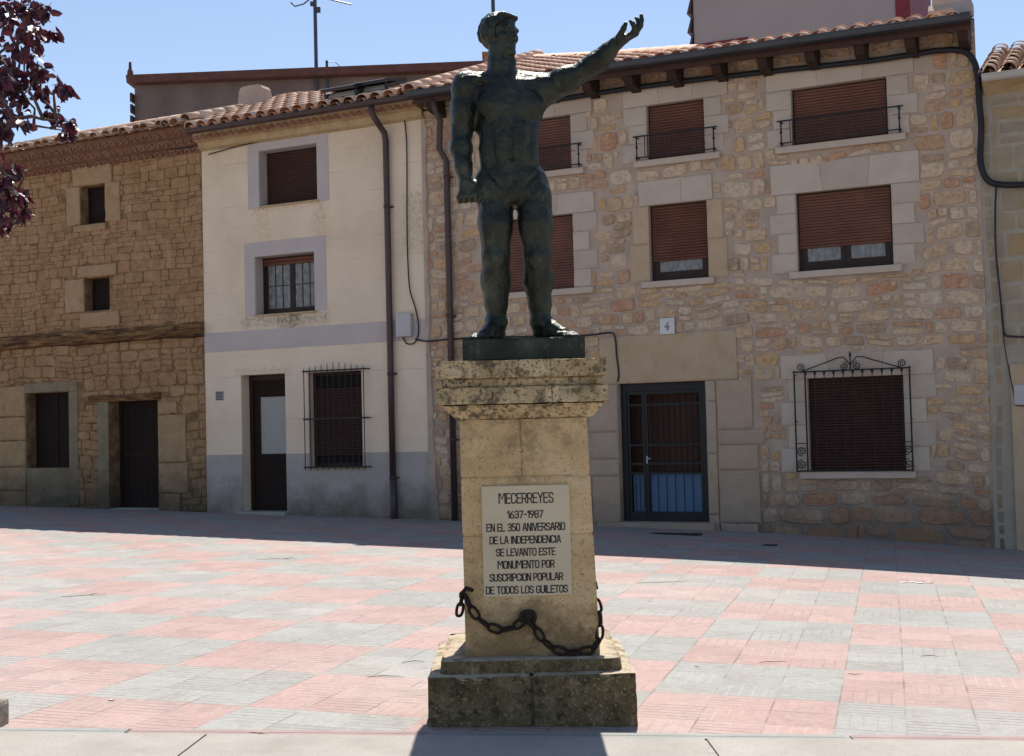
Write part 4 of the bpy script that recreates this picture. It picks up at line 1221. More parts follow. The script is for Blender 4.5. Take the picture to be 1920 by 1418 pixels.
for i in range(len(lay) - 1):
    for k in range(4): fs.append((i * 4 + k, i * 4 + (k + 1) % 4, i * 4 + 4 + (k + 1) % 4, i * 4 + 4 + k))
fs.append(tuple(range(16, 20)))
cm.add(vs, fs)
obj('chimney', cm, 'chimney', crf)

# ================================================================== old sandstone house
UO0, UO1 = UC0 - 9.0, UC0
ZE_O, OFF_O, PO = 7.60, .40, R(18.0)
old = thing('old_sandstone_house', 'weathered brown sandstone house with a timber band and small dark windows', 'house', (UC0 - 6, 0, .1), True)
OT = frect((151, 349), (197, 346), (152, 421), (198, 418)); OM = frect((159, 522), (205, 519), (159, 584), (206, 581))
OG = frect((47, 738), (127, 735), (53, 879), (134, 876)); OD = frect((203, 752), (293, 751), (207, 958), (301, 953))
oh = [(*OT, .28), (*OM, .28), (*OG, .32), (*OD, .38)]
owall = obj('wall', wall_mb(UO0, UO1, -.4, ZE_O + .09, oh), 'old_back', old)
os_ = []
def px_box(mb, l, r, t, bt, proud, ch=.012, m=None):
    a, b = fac(*l)[0], fac(*r)[0]
    z1, z0 = fac(*t)[1], fac(*bt)[1]
    rblock(mb, a, b, -proud, .02, z0, z1, .018)
    os_.append((a, b, z0, z1))
dl = MB()
px_box(dl, (137, 330), (211, 330), (174, 309), (174, 347), .035)
a0, a1 = fac(125, 385)[0], fac(227, 385)[0]
rblock(dl, a0, OT[0] - .003, -.03, .02, OT[2], OT[3] + .02, .02); rblock(dl, OT[1] + .003, a1, -.03, .02, OT[2], OT[3] + .02, .02)
px_box(dl, (139, 428), (200, 428), (170, 421), (170, 434), .04)
os_.append((a0, a1, OT[2], OT[3]))
obj('window_surround', dl, 'old_lintel', owall); dl = MB()
px_box(dl, (146, 508), (220, 508), (183, 496), (183, 519), .035)
a0, a1 = fac(122, 550)[0], fac(212, 550)[0]
rblock(dl, a0, OM[0] - .003, -.028, .02, OM[2], OM[3] + .005, .02)
os_.append((a0, a1, OM[2], OM[3]))
px_box(dl, (151, 600), (226, 600), (188, 585), (188, 614), .04)
obj('window_surround', dl, 'old_lintel', owall); dl = MB()
ua, ub = fac(-60, 800)[0], OG[0]
for k, (z0, z1, e) in enumerate(((-.1, .55, 0), (.55, 1.05, .04), (1.05, 1.6, 0), (1.6, 2.1, -.03), (2.1, 2.75, .02))):
    rblock(dl, ub - 1.0 + e, ub - .01, -.03, .02, z0, z1 - .012, .02); os_.append((ub - 1.0, ub, z0, z1))
obj('window_quoin', dl, 'old_lintel', owall); dl = MB()
uq = OD[1]
for k, (z0, z1, e) in enumerate(((-.2, .5, .55), (.5, 1.1, .75), (1.1, 2.05, .72), (2.05, 2.3, .5))):
    rblock(dl, uq + .01, uq + e, -.03, .02, z0, z1 - .015, .02); os_.append((uq, uq + e, z0, z1))
obj('door_quoin', dl, 'old_lintel', owall)
rd_ = MB()
px_box(rd_, (44, 725), (146, 725), (90, 717), (90, 736), .022, .006)
a0 = OG[1] + .002; a1 = fac(147, 800)[0]
rd_.box(a0, a1, -.022, .02, .25, OG[3], .006); os_.append((OG[0], a1, .0, OG[3]))
rd_.box(OG[0], OG[1], -.02, .02, -.1, OG[2] - .002, .006)
a0 = fac(184, 850)[0]; rd_.box(a0, OD[0] - .002, -.022, .02, -.3, OD[3], .006); os_.append((a0, OD[1], -.4, OD[3]))
obj('render_surround', rd_, 'old_render', owall)
wl_ = MB(); px_box(wl_, (166, 745), (302, 741), (233, 739), (233, 752), .05, .01)
obj('wood_lintel', wl_, 'beam', owall)
zb0, zb1 = (fac(0, 655)[1] + fac(381, 636)[1]) / 2, (fac(0, 631)[1] + fac(381, 606)[1]) / 2
bmb = MB()
K = 60
vs = []
for i in range(K + 1):
    u = UO0 + (UO1 - UO0 - .01) * i / K
    n1, n2 = mnoise.noise(Vector((u * .9, 0, 0))) * .03, mnoise.noise(Vector((u * 1.1, 5, 0))) * .035
    vs += [(u, .01, zb0 + n1), (u, -.10 + n2 * .4, zb0 + n1 + .03), (u, -.12 + n1 * .4, (zb0 + zb1) / 2), (u, -.09, zb1 + n2 - .03), (u, .01, zb1 + n2)]
bmb.add(vs, [(i * 5 + k, i * 5 + k + 1, i * 5 + k + 6, i * 5 + k + 5) for i in range(K) for k in range(4)] + [tuple(range(5)), tuple(K * 5 + k for k in range(5))])
obj('timber_band', bmb, 'beam', old)
os_.append((UO0, UO1, zb0, zb1))
oh4 = [h[:4] for h in oh]
obj('masonry', stones_mb(UO0, UO1, zb1 - .02, ZE_O - .38, oh4 + os_, (.09, .23), (.16, .52), .005, .016, .06, .055, .30, 8, 9.0, flat=.96, gapv=(-1.2, 2.0)), 'old_stone', owall)
obj('rubble_masonry', stones_mb(UO0, UO1, -.25, zb0 + .02, oh4 + os_, (.15, .36), (.2, .55), .006, .020, .12, .10, .5, 9, 6.0, flat=.93, gapv=(-.6, 1.8)), 'old_stone', owall)
def old_window(o, depth, leaves, name='window'):
    a, b, c, d = o
    y = depth - .05
    fr = MB(); f = .045
    fr.box(a + .002, a + f, y - .02, y + .03, c + .002, d - .002); fr.box(b - f, b - .002, y - .02, y + .03, c + .002, d - .002)
    fr.box(a + f, b - f, y - .02, y + .03, d - f, d - .002); fr.box(a + f, b - f, y - .02, y + .03, c + .002, c + f)
    if leaves == 2: fr.box((a + b) / 2 - .03, (a + b) / 2 + .03, y - .015, y + .025, c + f, d - f)
    wn = obj(name, fr, 'old_wood', old)
    sh = MB(); n = max(3, int((b - a) / .11))
    for k in range(n):
        x0, x1 = a + f + (b - a - 2 * f) * k / n, a + f + (b - a - 2 * f) * (k + 1) / n
        sh.box(x0 + .003, x1 - .003, y + .002, y + .02, c + f, d - f)
    obj('board_shutter', sh, 'old_wood', wn)
old_window(OT, .28, 1); old_window(OM, .28, 1); old_window(OG, .32, 2)
a, b, c, d = OD
y = .32
fr = MB(); fr.box(a + .002, a + .07, y - .03, y + .05, c - .02, d - .002); fr.box(b - .06, b - .002, y - .03, y + .05, c - .02, d - .002); fr.box(a + .07, b - .06, y - .03, y + .05, d - .07, d - .002)
odo = obj('door', fr, 'old_wood', old)
lf = MB(); n = 7
for k in range(n):
    x0, x1 = a + .07 + (b - a - .13) * k / n, a + .07 + (b - a - .13) * (k + 1) / n
    lf.box(x0 + .003, x1 - .003, y, y + .03, c - .01, (c + d) / 2 - .006); lf.box(x0 + .003, x1 - .003, y, y + .03, (c + d) / 2 + .006, d - .07)
obj('door_leaf', lf, 'old_wood', odo)
obj('door_handle', MB().tube([(b - .16, y - .03, c + .95), (b - .16, y - .001, c + .95)], [.02, .012], 8), 'palegut', odo)
obj('door_step', MB().box(a, b, .0, y - .035, -.3, c + .02, .01), 'concrete', odo)
# tiled corbel eaves
eo = MB().prism([(.0, ZE_O - .48), (-.03, ZE_O - .46), (-.05, ZE_O - .36), (-.16, ZE_O - .33), (-.18, ZE_O - .20), (-.29, ZE_O - .17), (-.31, ZE_O + .045), (0, ZE_O + .145)], UO0, UO1)
eav = obj('eaves', eo, 'under', old)
co = MB()
rnd = random.Random(4)
for row, (zz, yy) in enumerate(((ZE_O - .41, -.08), (ZE_O - .27, -.20), (ZE_O - .12, -.33))):
    n = int((UO1 - UO0) / .19)
    for k in range(n):
        u = UO0 + (k + .5 + .5 * (row % 2)) * (UO1 - UO0) / n + rnd.uniform(-.02, .02)
        if u > UO1 - .09: continue
        r_ = .085; dz = rnd.uniform(-.012, .012)
        ts = [math.pi * i / 6 for i in range(7)]
        o_ = [(u + r_ * math.cos(t), zz - .05 + dz + r_ * .95 * math.sin(t)) for t in ts]
        i_ = [(u + (r_ - .02) * math.cos(t), zz - .05 + dz + (r_ - .02) * .95 * math.sin(t)) for t in ts]
        vs = [(p[0], yy, p[1]) for p in o_] + [(p[0], yy, p[1]) for p in i_] + [(p[0], yy + .14, p[1]) for p in o_] + [(p[0], yy + .14, p[1]) for p in i_]
        co.add(vs, [(i, i + 1, i + 8, i + 7) for i in range(6)] + [(i + 1, i, i + 14, i + 15) for i in range(6)] + [(i + 7, i + 8, i + 22, i + 21) for i in range(6)])
obj('corbel_tiles', co, 'corbel', eav)
orf = roof_tiles('roof', old, UO0, UO1 - .05, OFF_O, ZE_O + .0, PO, 5.2, 'old_tile', colw=.265, L=.36, r=.110, jitter=2.2, seed=31)
Po = lambda u, s, h=.06: (u, -OFF_O + s * math.cos(PO) - h * math.sin(PO), ZE_O + s * math.sin(PO) + h * math.cos(PO))
obj('ridge_tiles', ridge_tiles_mb(Po(UO0, 5.4), Po(UO1 - .1, 5.4), .12, .38), 'old_tile', orf, smooth=True)
vt = ridge_tiles_mb(Po(UO1 - .05, .05, .08), Po(UO1 - .05, 3.6, .08), .12, .36)
obj('verge_tiles', vt, 'old_tile', orf, smooth=True)

# ================================================================== far right house
UF0, UF1 = UR1, UR1 + 6.0
ZE_F = fac(1885, 152, -.3)[1] + .02
fr_ = thing('ribbon_pointed_house', 'lower stone house at the street corner with raised pale joints and a pale gutter', 'house', (UF0, 0, -.15), True)
jb = fac(1900, 850)[0]
fw_ = obj('wall', wall_mb(UF0 + .002, UF1, -.7, ZE_F + .16, [], skew0=.74), 'ribbon', fr_)
obj('masonry', stones_mb(UF0 + .05, jb - .12, -.5, ZE_F - .2, [], (.24, .40), (.22, .55), .040, .006, .03, .06, .1, 15, 14.0, flat=.96), 'fr_stone', fw_)
obj('lower_masonry', stones_mb(jb + .47, UF1, -.5, 2.6, [], (.24, .40), (.22, .55), .040, .006, .03, .06, .1, 17, 14.0, flat=.96), 'fr_stone', fw_)
obj('upper_masonry', stones_mb(jb - .12, UF1, 2.6, ZE_F - .2, [], (.24, .40), (.22, .55), .040, .006, .03, .06, .1, 16, 14.0, flat=.96), 'fr_stone', fw_)
obj('door_jamb', MB().box(jb, jb + .45, -.05, .02, -.6, 2.35, .012), 'sand_ashlar', fw_)
mq0, mq1 = fac(1903, 760), fac(1950, 720)
obj('meter_box', MB().box(mq0[0], mq1[0], -.10, -.0, mq0[1], mq1[1], .012), 'box', fr_)
frf = roof_tiles('roof', fr_, UF0 + .06, UF1, .42, ZE_F + .08, R(21.5), 2.5, 'old_tile', colw=.27, L=.40, r=.118, jitter=.5, seed=41)
obj('eaves', MB().prism([(0, ZE_F - .12), (-.16, ZE_F - .05), (-.36, ZE_F + .0), (-.36, ZE_F + .11), (0, ZE_F + .25)], UF0 + .1, UF1), 'creambel', fr_)
obj('gutter', gutter_mb(UF0 + .12, UF1, -.45, ZE_F + .05, .08), 'palegut', fr_)

# ================================================================== buildings behind
def box_house(name, label, X0, X1, Y, depth, z0, z1, yaw):
    t = thing(name, label, 'house', (0, 0, 0), loc=(X0, Y, 0), rotz=yaw)
    return t
pA, pB = at_depth(252, 147, 38.0), at_depth(920, 118, 37.45)
grey = thing('grey_rendered_house', 'long grey rendered house with rust-red roof edge behind the cream roof', 'house', (0, 0, 0), loc=(pA.x, pA.y, 0), rotz=math.atan2(pB.y - pA.y, pB.x - pA.x))
Lg = (pB - pA).length + 1.6
zt = pA.z - .22
gw_ = obj('wall', MB().box(0, Lg, 0, 6, -1, zt), 'cementy', grey)
obj('roof', MB().prism([(-.35, zt + .0), (-.40, zt + .22), (3, zt + 1.0), (6.3, zt + .1), (6.3, zt - .05)], -.12, Lg), 'redtrim', grey)
fn = MB().tube([(-.02, -.3, zt + .1), (-.02, -.3, zt + .34), (-.02, -.3, zt + .42), (-.02, -.3, zt + .62)], [.10, .09, .05, .04], 8)
sv = MB()
for z in (.28, .62, .96, 1.3): sv.prism([(-.25, zt - z), (-.25, zt - z - .26), (.25, zt - z - .26), (.25, zt - z)], -.055 - .02 * (z % .5), -.001)
obj('roof_finial', fn, 'redtrim', grey)
obj('verge_slates', sv, 'downpipe', grey)
# masts on the roofs
def mast(label, px, py0, py1, Y, r, arms=(), extra=None):
    b, t = at_depth(px, py0, Y), at_depth(px - .6 * 0, py1, Y)
    h = t.z - b.z
    m = thing('aerial_mast', label, 'aerial', (0, 0, 0), loc=(b.x, b.y, b.z))
    obj('pole', MB().tube([(0, 0, -.6), (0, 0, h)], r, 8), 'antenna', m)
    if arms:
        am = MB()
        for (z, pts) in arms:
            am.tube([(p[0], p[1], z + p[2]) for p in pts], .022, 6)
        obj('antenna_arm', am, 'antenna', m)
    for e in (extra or ()): obj('amplifier_box', e, 'antenna', m)
    return m
Yg = 37.6
k = Yg / F
am = [(at_depth(590, 2, Yg).z - at_depth(593, 130, Yg).z, [(-.72, 0, .02), (-.60, .0, -.1), (-.35, .05, -.02), (0, 0, .22), (.4, -.05, .08), (1.1, -.1, -.12)])]
e_ = (at_depth(590, 16, Yg).z - at_depth(593, 130, Yg).z)
mast('tall aerial pole with bent rods at its top above grey house', 593, 133, -60, Yg, .055, am, (MB().box(.04, .16, -.05, .05, e_ - .08, e_ + .08, .01), MB().box(-.14, -.04, -.05, .05, e_ + .12, e_ + .25, .01)))
sm_ = mast('short stub pole trailing a wire beside the tall aerial', 613, 131, 114, Yg, .04)
obj('wire', MB().tube([(.0, 0, .25), (.25, 0, .22), (.5, 0, -.02)], .012, 5), 'antenna', sm_)
mast('thin aerial pole rising behind the statue head', 927, 112, -40, 36.5, .055)
bc = at_depth(916, 118, 34.0)
bk = thing('brick_chimney', 'small orange brick chimney on the roof behind the statue neck', 'chimney', (0, 0, 0), loc=(bc.x, bc.y, 0))
obj('shaft', MB().box(-.12, .32, 0, .5, 6, at_depth(916, 103, 34).z, .01), 'brick', bk)
obj('cap', MB().box(-.17, .37, -.05, .55, at_depth(916, 103, 34).z + .002, at_depth(916, 101, 34).z + .05, .01), 'brick', bk)
# tall mauve house
mA, mB = at_depth(1302, 90, 28.0), at_depth(1680, 45, 26.3)
mv = thing('mauve_rendered_house', 'tall mauve rendered gable with a maroon corner strip behind the stone house', 'house', (0, 0, 0), loc=(mA.x, mA.y, 0), rotz=math.atan2(mB.y - mA.y, mB.x - mA.x))
Lm = math.hypot(mB.x - mA.x, mB.y - mA.y)
zt = at_depth(1302, -160, 28.0).z
mw = obj('wall', MB().box(0, Lm, 0, 6, -1, zt), 'mauve', mv)
zm = at_depth(1310, 84, 28.0).z
obj('base_band', MB().box(.0, 1.2, -.02, .0, zm - 1.5, zm), 'maroon', mw)
Lr = (at_depth(1708, 30, 26.1) - at_depth(1680, 30, 26.2)).length
obj('corner_strip', MB().box(Lm + .002, Lm + Lr, -.03, 5, -1, zt), 'maroon', mw)
vt = MB()
for i in range(12):
    z = zm + .25 + i * .42
    vt.add([(-.03, -.05, z), (-.03, .35, z), (-.14, .35, z - .40), (-.14, -.05, z - .40), (0, -.05, z), (0, .35, z), (-.06, .35, z - .40), (-.06, -.05, z - .40)],
           [(0, 1, 2, 3), (4, 7, 6, 5), (0, 3, 7, 4), (1, 5, 6, 2), (2, 6, 7, 3), (0, 4, 5, 1)])
obj('edge_slates', vt, 'downpipe', mw)
obj('roof', MB().prism([(-.4, zt), (-.4, zt + .15), (3, zt + 1.2), (6.4, zt + .15), (6.4, zt)], -.3, Lm + Lr + .2), 'old_tile', mv)

# ================================================================== cables on the fronts
def cable(name, label, pts, r, grp=None, smooth_n=5, y=-.05):
    """pts: (px, py[, y]) on the front"""
    P = []
    for q in pts:
        yy = q[2] if len(q) > 2 else y
        u, z = fac(q[0], q[1], yy)
        P.append(fworld(u, yy, z))
    Q = []
    for i in range(len(P) - 1):
        a0, a1, a2, a3 = P[max(i - 1, 0)], P[i], P[i + 1], P[min(i + 2, len(P) - 1)]
        for s in range(smooth_n):
            t = s / smooth_n
            Q.append(.5 * ((2 * a1) + (a2 - a0) * t + (2 * a0 - 5 * a1 + 4 * a2 - a3) * t * t + (3 * a1 - a0 - 3 * a2 + a3) * t ** 3))
    Q.append(P[-1])
    org = P[0].copy()
    o = obj(name, MB().tube(Q, r, 8), 'cable', None, smooth=True, origin=org)
    return tag(o, label, 'cable', grp)
cable('power_cable', 'thick black cable under the rafters, bending down the stone house corner', [(1000, 192), (1045, 187), (1160, 169), (1290, 152), (1420, 137), (1560, 122), (1640, 113), (1700, 104), (1760, 95), (1800, 95), (1822, 108), (1833, 140), (1836, 190), (1840, 240), (1838, 290), (1842, 320), (1856, 341), (1885, 347), (1930, 346), (1990, 345)], .045, y=-.09)
cable('power_cable', 'thin cable dropping down the corner house, turning right at mid-height', [(1868, 348), (1866, 400), (1867, 470), (1874, 540), (1880, 600), (1884, 627), (1896, 631), (1930, 632), (1980, 631)], .014)
cable('power_cable', 'thinnest cable hanging straight down to the meter box', [(1871, 500), (1877, 580), (1884, 650), (1893, 700), (1903, 748), (1908, 761), (1960, 760)], .008)
cable('power_cable', 'sagging black cable from cream house eaves down to its junction box', [(756, 206), (762, 260), (763, 330), (763, 400), (764, 470), (768, 540), (778, 575), (784, 605), (784, 628), (777, 643), (764, 645), (757, 636), (755, 628)], .012, y=-.04)
cable('power_cable', 'black cable from junction box across the stone front to the metal door', [(779, 636), (800, 640), (850, 636), (950, 632), (1060, 631), (1110, 628), (1143, 624), (1153, 632), (1156, 665), (1160, 700), (1158, 716)], .014, y=-.06)
cable('power_cable', 'black cable running level below the cream house eaves', [(390, 290), (440, 276), (500, 262), (560, 247), (617, 228), (690, 214), (730, 206), (790, 207), (812, 204)], .011, y=-.04)
cable('power_cable', 'dark cable along the wall top of the old sandstone house', [(-20, 322), (50, 318), (120, 307), (190, 296), (260, 286), (330, 277), (378, 272)], .028, y=-.07)

# ================================================================== monument
XB = at_depth(998, 1300, 7.05).x
YC = 7.575
KP = 7.0 / F
def taper_box(mb, ca, cb_, wa, wb, z0, z1, ch=.012, sub=10, rough=.006, seed=0.0, x0=-1, x1=1):
    """box with worn, uneven edges; ca/cb_ centres in x at bottom/top; x0..x1 the part of the width it takes"""
    bm = bmesh.new()
    bmesh.ops.create_cube(bm, size=2)
    bmesh.ops.subdivide_edges(bm, edges=list(bm.edges), cuts=sub, use_grid_fill=True)
    for v in bm.verts:
        x, y, z = v.co
        ox, oy, oz = x, y, z
        t = (z + 1) / 2
        hw = (wa + (wb - wa) * t) / 2
        c = ca + (cb_ - ca) * t
        X = c + hw * (x0 + (x1 - x0) * (x + 1) / 2); Y = YC + hw * y; Z = z0 + (z1 - z0) * t
        e = sum(1 for q in (ox, oy, oz) if abs(abs(q) - 1) < 1e-4)
        nz = mnoise.noise(Vector((X * 9 + seed, Y * 9, Z * 9))) * rough + mnoise.noise(Vector((X * 30 + seed, Y * 30, Z * 30))) * rough * .6
        inward = Vector((-ox if abs(ox) > .999 else 0, -oy if abs(oy) > .999 else 0, -oz if abs(oz) > .999 else 0))
        k = (.35 if e == 1 else 1.0)
        d = (ch * .5 if e >= 2 else 0) + max(0, nz) * k + (abs(nz) * 1.3 if e >= 2 else 0)
        v.co = Vector((X, Y, Z)) + inward.normalized() * d if inward.length else Vector((X, Y, Z))
    bm.verts.index_update()
    mb.add([v.co[:] for v in bm.verts], [[v.index for v in f.verts] for f in bm.faces])
    bm.free()

ped = thing('stone_pedestal', 'tall weathered limestone pedestal with a stepped base and inscribed plaque', 'pedestal', (XB, YC, GZ(XB, 7)), rotz=R(0))
xs = lambda px, py, Y: at_depth(px, py, Y).x
zz_ = lambda py, Y, px=985: at_depth(px, py, Y).z
z_bt, z_st = zz_(1266, 7.0), zz_(1237.5, 7.07)
bs = MB()
taper_box(bs, XB, XB, 1.15, 1.14, -.10, z_bt, .012, 14, .008, 1.0, -1, -.008); taper_box(bs, XB, XB, 1.15, 1.14, -.10, z_bt, .012, 14, .008, 5.0, .004, 1)
bs.box(XB - .3, XB + .3, YC - .550, YC + .550, -.1, z_bt - .02)
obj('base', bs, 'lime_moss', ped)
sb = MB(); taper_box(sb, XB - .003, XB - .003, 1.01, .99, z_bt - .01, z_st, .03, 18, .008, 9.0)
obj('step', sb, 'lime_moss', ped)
# shaft in three courses
XS0, XS1 = xs(999.5, 1225, 7.2), xs(981, 788, 7.22)
zs0, zs1 = z_st - .005, zz_(784, 7.22)
cx = lambda z: XS0 + (XS1 - XS0) * (z - zs0) / (zs1 - zs0)
wx = lambda z: .755 + (.722 - .755) * (z - zs0) / (zs1 - zs0)
sh = MB()
zc = [zs0, zz_(1003, 7.21), zz_(893, 7.21), zs1]
for i in range(3):
    a_, b_ = zc[i] + (.0015 if i else 0), zc[i + 1] - .0015
    if i == 2:
        taper_box(sh, cx(a_), cx(b_), wx(a_), wx(b_), a_, b_, .008, 10, .004, i, -1, -.055); taper_box(sh, cx(a_), cx(b_), wx(a_), wx(b_), a_, b_, .008, 10, .004, i + 3, -.049, 1)
    else: taper_box(sh, cx(a_), cx(b_), wx(a_), wx(b_), a_, b_, .008, 14, .004, i)
taper_box(sh, cx(zs0), cx(zs1), wx(zs0) - .018, wx(zs1) - .018, zs0 + .002, zs1 - .004, .002, 4, .001)
obj('shaft', sh, 'lime', ped)
# cornice: moulding, slab, recess, slab, in three blocks
XK = xs(977.5, 715, 7.09)
kz = [zz_(p, 7.1) for p in (785, 772, 757, 724, 708, 673)]
kc = MB()
for (x0, x1, sd) in ((-1, -.346, 0), (-.343, .343, 3), (.346, 1, 7)):
    taper_box(kc, XK + .012, XK + .006, .76, .92, kz[0], kz[2], .004, 8, .005, sd, x0, x1)
    taper_box(kc, XK + .004, XK + .003, .962, .958, kz[2] + .001, kz[3], .005, 12, .006, sd + 17, x0, x1)
    taper_box(kc, XK + .002, XK + .001, .90, .90, kz[3] + .001, kz[4], .006, 6, .005, sd + 23, x0, x1)
    taper_box(kc, XK, XK, .955, .955, kz[4] + .001, kz[5], .005, 12, .006, sd + 29, x0, x1)
taper_box(kc, XK + .012, XK + .006, .742, .90, kz[0] + .003, kz[2] - .003, .002, 4, .001)
kc.box(XK - .470, XK + .476, YC - .470, YC + .470, kz[2] + .006, kz[3] - .006); kc.box(XK - .441, XK + .444, YC - .441, YC + .441, kz[3] - .003, kz[4] + .003); kc.box(XK - .468, XK + .468, YC - .468, YC + .468, kz[4] + .006, kz[5] - .008)
obj('cornice', kc, 'lime_lichen', ped)
# plaque with its inscription
YP = YC - wx(.95) / 2 - .012
pa, pb = xs(904.5, 1010, YP), xs(1070, 1010, YP)
pz0, pz1 = zz_(1118, YP), zz_(910, YP)
plq = obj('plaque', MB().box(pa, pb, YP, YP + .03, pz0, pz1, .004), 'plaque', ped)
GL = {
 'A': (.52, [[(0, 0), (.2, 1), (.32, 1), (.52, 0)], [(.08, .33), (.44, .33)]]),
 'C': (.5, [[(.5, .78), (.5, .86), (.37, 1), (.13, 1), (0, .86), (0, .14), (.13, 0), (.37, 0), (.5, .14), (.5, .22)]]),
 'D': (.5, [[(0, 0), (0, 1), (.34, 1), (.5, .84), (.5, .16), (.34, 0), (0, 0)]]),
 'E': (.46, [[(.46, 1), (0, 1), (0, 0), (.46, 0)], [(.06, .52), (.4, .52)]]),
 'G': (.5, [[(.5, .78), (.5, .86), (.37, 1), (.13, 1), (0, .86), (0, .14), (.13, 0), (.37, 0), (.5, .14), (.5, .46), (.28, .46)]]),
 'I': (.06, [[(.03, 0), (.03, 1)]]),
 'L': (.44, [[(0, 1), (0, 0), (.44, 0)]]),
 'M': (.72, [[(0, 0), (0, 1), (.12, 1), (.36, .42), (.60, 1), (.72, 1), (.72, 0)]]),
 'N': (.5, [[(0, 0), (0, 1), (.08, 1), (.42, 0), (.5, 0), (.5, 1)]]),
 'O': (.5, [[(.13, 0), (0, .14), (0, .86), (.13, 1), (.37, 1), (.5, .86), (.5, .14), (.37, 0), (.13, 0)]]),
 'P': (.48, [[(0, 0), (0, 1), (.35, 1), (.48, .87), (.48, .57), (.35, .44), (.06, .44)]]),
 'R': (.5, [[(0, 0), (0, 1), (.36, 1), (.5, .87), (.5, .6), (.36, .46), (.06, .46)], [(.3, .43), (.5, 0)]]),
 'S': (.48, [[(.48, .8), (.48, .87), (.35, 1), (.13, 1), (0, .87), (0, .66), (.12, .54), (.36, .46), (.48, .34), (.48, .13), (.35, 0), (.13, 0), (0, .13), (0, .2)]]),
 'T': (.5, [[(0, 1), (.5, 1)], [(.25, .95), (.25, 0)]]),
 'U': (.5, [[(0, 1), (0, .14), (.13, 0), (.37, 0), (.5, .14), (.5, 1)]]),
 'V': (.5, [[(0, 1), (.2, 0), (.3, 0), (.5, 1)]]),
 'Y': (.5, [[(0, 1), (.25, .45), (.25, 0)], [(.29, .53), (.5, 1)]]),
 '0': (.46, [[(.13, 0), (0, .14), (0, .86), (.13, 1), (.33, 1), (.46, .86), (.46, .14), (.33, 0), (.13, 0)]]),
 '1': (.2, [[(0, .8), (.14, 1), (.2, 1), (.2, 0)]]),
 '3': (.46, [[(0, .84), (.13, 1), (.33, 1), (.46, .87), (.46, .64), (.33, .53), (.15, .53)], [(.36, .48), (.46, .40), (.46, .13), (.33, 0), (.13, 0), (0, .14)]]),
 '5': (.46, [[(.44, 1), (.04, 1), (.02, .56), (.33, .58), (.46, .46), (.46, .13), (.33, 0), (.13, 0), (0, .13)]]),
 '6': (.46, [[(.3, 1), (.02, .5), (0, .14), (.13, 0), (.33, 0), (.46, .13), (.46, .42), (.33, .54), (.06, .52)]]),
 '7': (.46, [[(0, 1), (.46, 1), (.14, 0)]]),
 '8': (.46, [[(.13, .53), (0, .64), (0, .87), (.13, 1), (.33, 1), (.46, .87), (.46, .64), (.33, .53), (.13, .53)], [(.1, .47), (0, .37), (0, .13), (.13, 0), (.33, 0), (.46, .13), (.46, .37), (.36, .47)]]),
 '9': (.46, [[(.16, 0), (.44, .5), (.46, .86), (.33, 1), (.13, 1), (0, .87), (0, .58), (.13, .46), (.40, .48)]]),
 '-': (.3, [[(0, .5), (.3, .5)]]),
}
def write(text, x0, x1, zb, h, y, th):
    mb = MB()
    gap, space = .17, .34
    tot = 0
    for i, ch in enumerate(text):
        tot += space if ch == ' ' else GL[ch][0] + gap
    tot -= gap
    k = (x1 - x0) / tot
    x = x0
    for ch in text:
        if ch == ' ': x += space * k; continue
        wd, sts = GL[ch]
        for j, s in enumerate(sts): stroke(mb, [(x + a * k, zb + b * h) for a, b in s], th, y - .0005 * j)
        x += (wd + gap) * k
    return mb
LN = [('MECERREYES', 936, 1037, 943, 924), ('1637-1987', 952, 1018, 971, 957.5), ('EN EL 350 ANIVERSARIO', 913, 1059, 995, 981), ('DE LA INDEPENDENCIA', 919, 1051, 1018.5, 1005),
      ('SE LEVANTO ESTE', 931, 1041, 1041.5, 1028), ('MONUMENTO POR', 934, 1039, 1065, 1051), ('SUSCRIPCION POPULAR', 919, 1055, 1088.5, 1075), ('DE TODOS LOS GUILETOS', 912, 1064, 1112, 1098.5)]
for tx, x0, x1, yb, yt in LN:
    a_, b_ = at_depth(x0, yb, YP), at_depth(x1, yb, YP)
    h = at_depth(x0, yt, YP).z - a_.z
    mb = write(tx, a_.x, b_.x, (a_.z + b_.z) / 2 , h * .94, YP - .0015, .0062 if tx != 'MECERREYES' else .0066)
    obj('inscription_line', mb, 'ink', plq)

# chain with its wall ring
def link_mb(c, d, side, L=.095, W=.058, r=.0088):
    """oval link centred at c, long axis d, flat in the plane of d and side"""
    d = d.normalized(); side = (side - d * side.dot(d)).normalized()
    pts = []
    n = 20
    hl, hw = L / 2 - r, W / 2 - r
    for k in range(n):
        t = 2 * math.pi * k / n
        co, si = math.cos(t), math.sin(t)
        ex = 2.6
        q = (abs(co) ** ex + abs(si) ** ex) ** (-1 / ex)
        pts.append(c + d * (hl * q * co) + side * (hw * q * si))
    mb = MB()
    m = 7
    nrm = d.cross(side)
    vs = []
    for k in range(n):
        t = (pts[(k + 1) % n] - pts[k - 1]).normalized()
        a_ = t.cross(nrm).normalized()
        for j in range(m):
            g = 2 * math.pi * j / m
            vs.append(pts[k] + (a_ * math.cos(g) + nrm * math.sin(g)) * r)
    fs = [(k * m + j, k * m + (j + 1) % m, ((k + 1) % n) * m + (j + 1) % m, ((k + 1) % n) * m + j) for k in range(n) for j in range(m)]
    return mb.add(vs, fs)
YF = YC - wx(.5) / 2
def CP(px, py, Y): return at_depth(px, py, Y)
chain = thing('broken_chain', 'rusty iron chain draped round the pedestal foot through a wall ring', 'chain', tuple(CP(990, 1157, YF)))
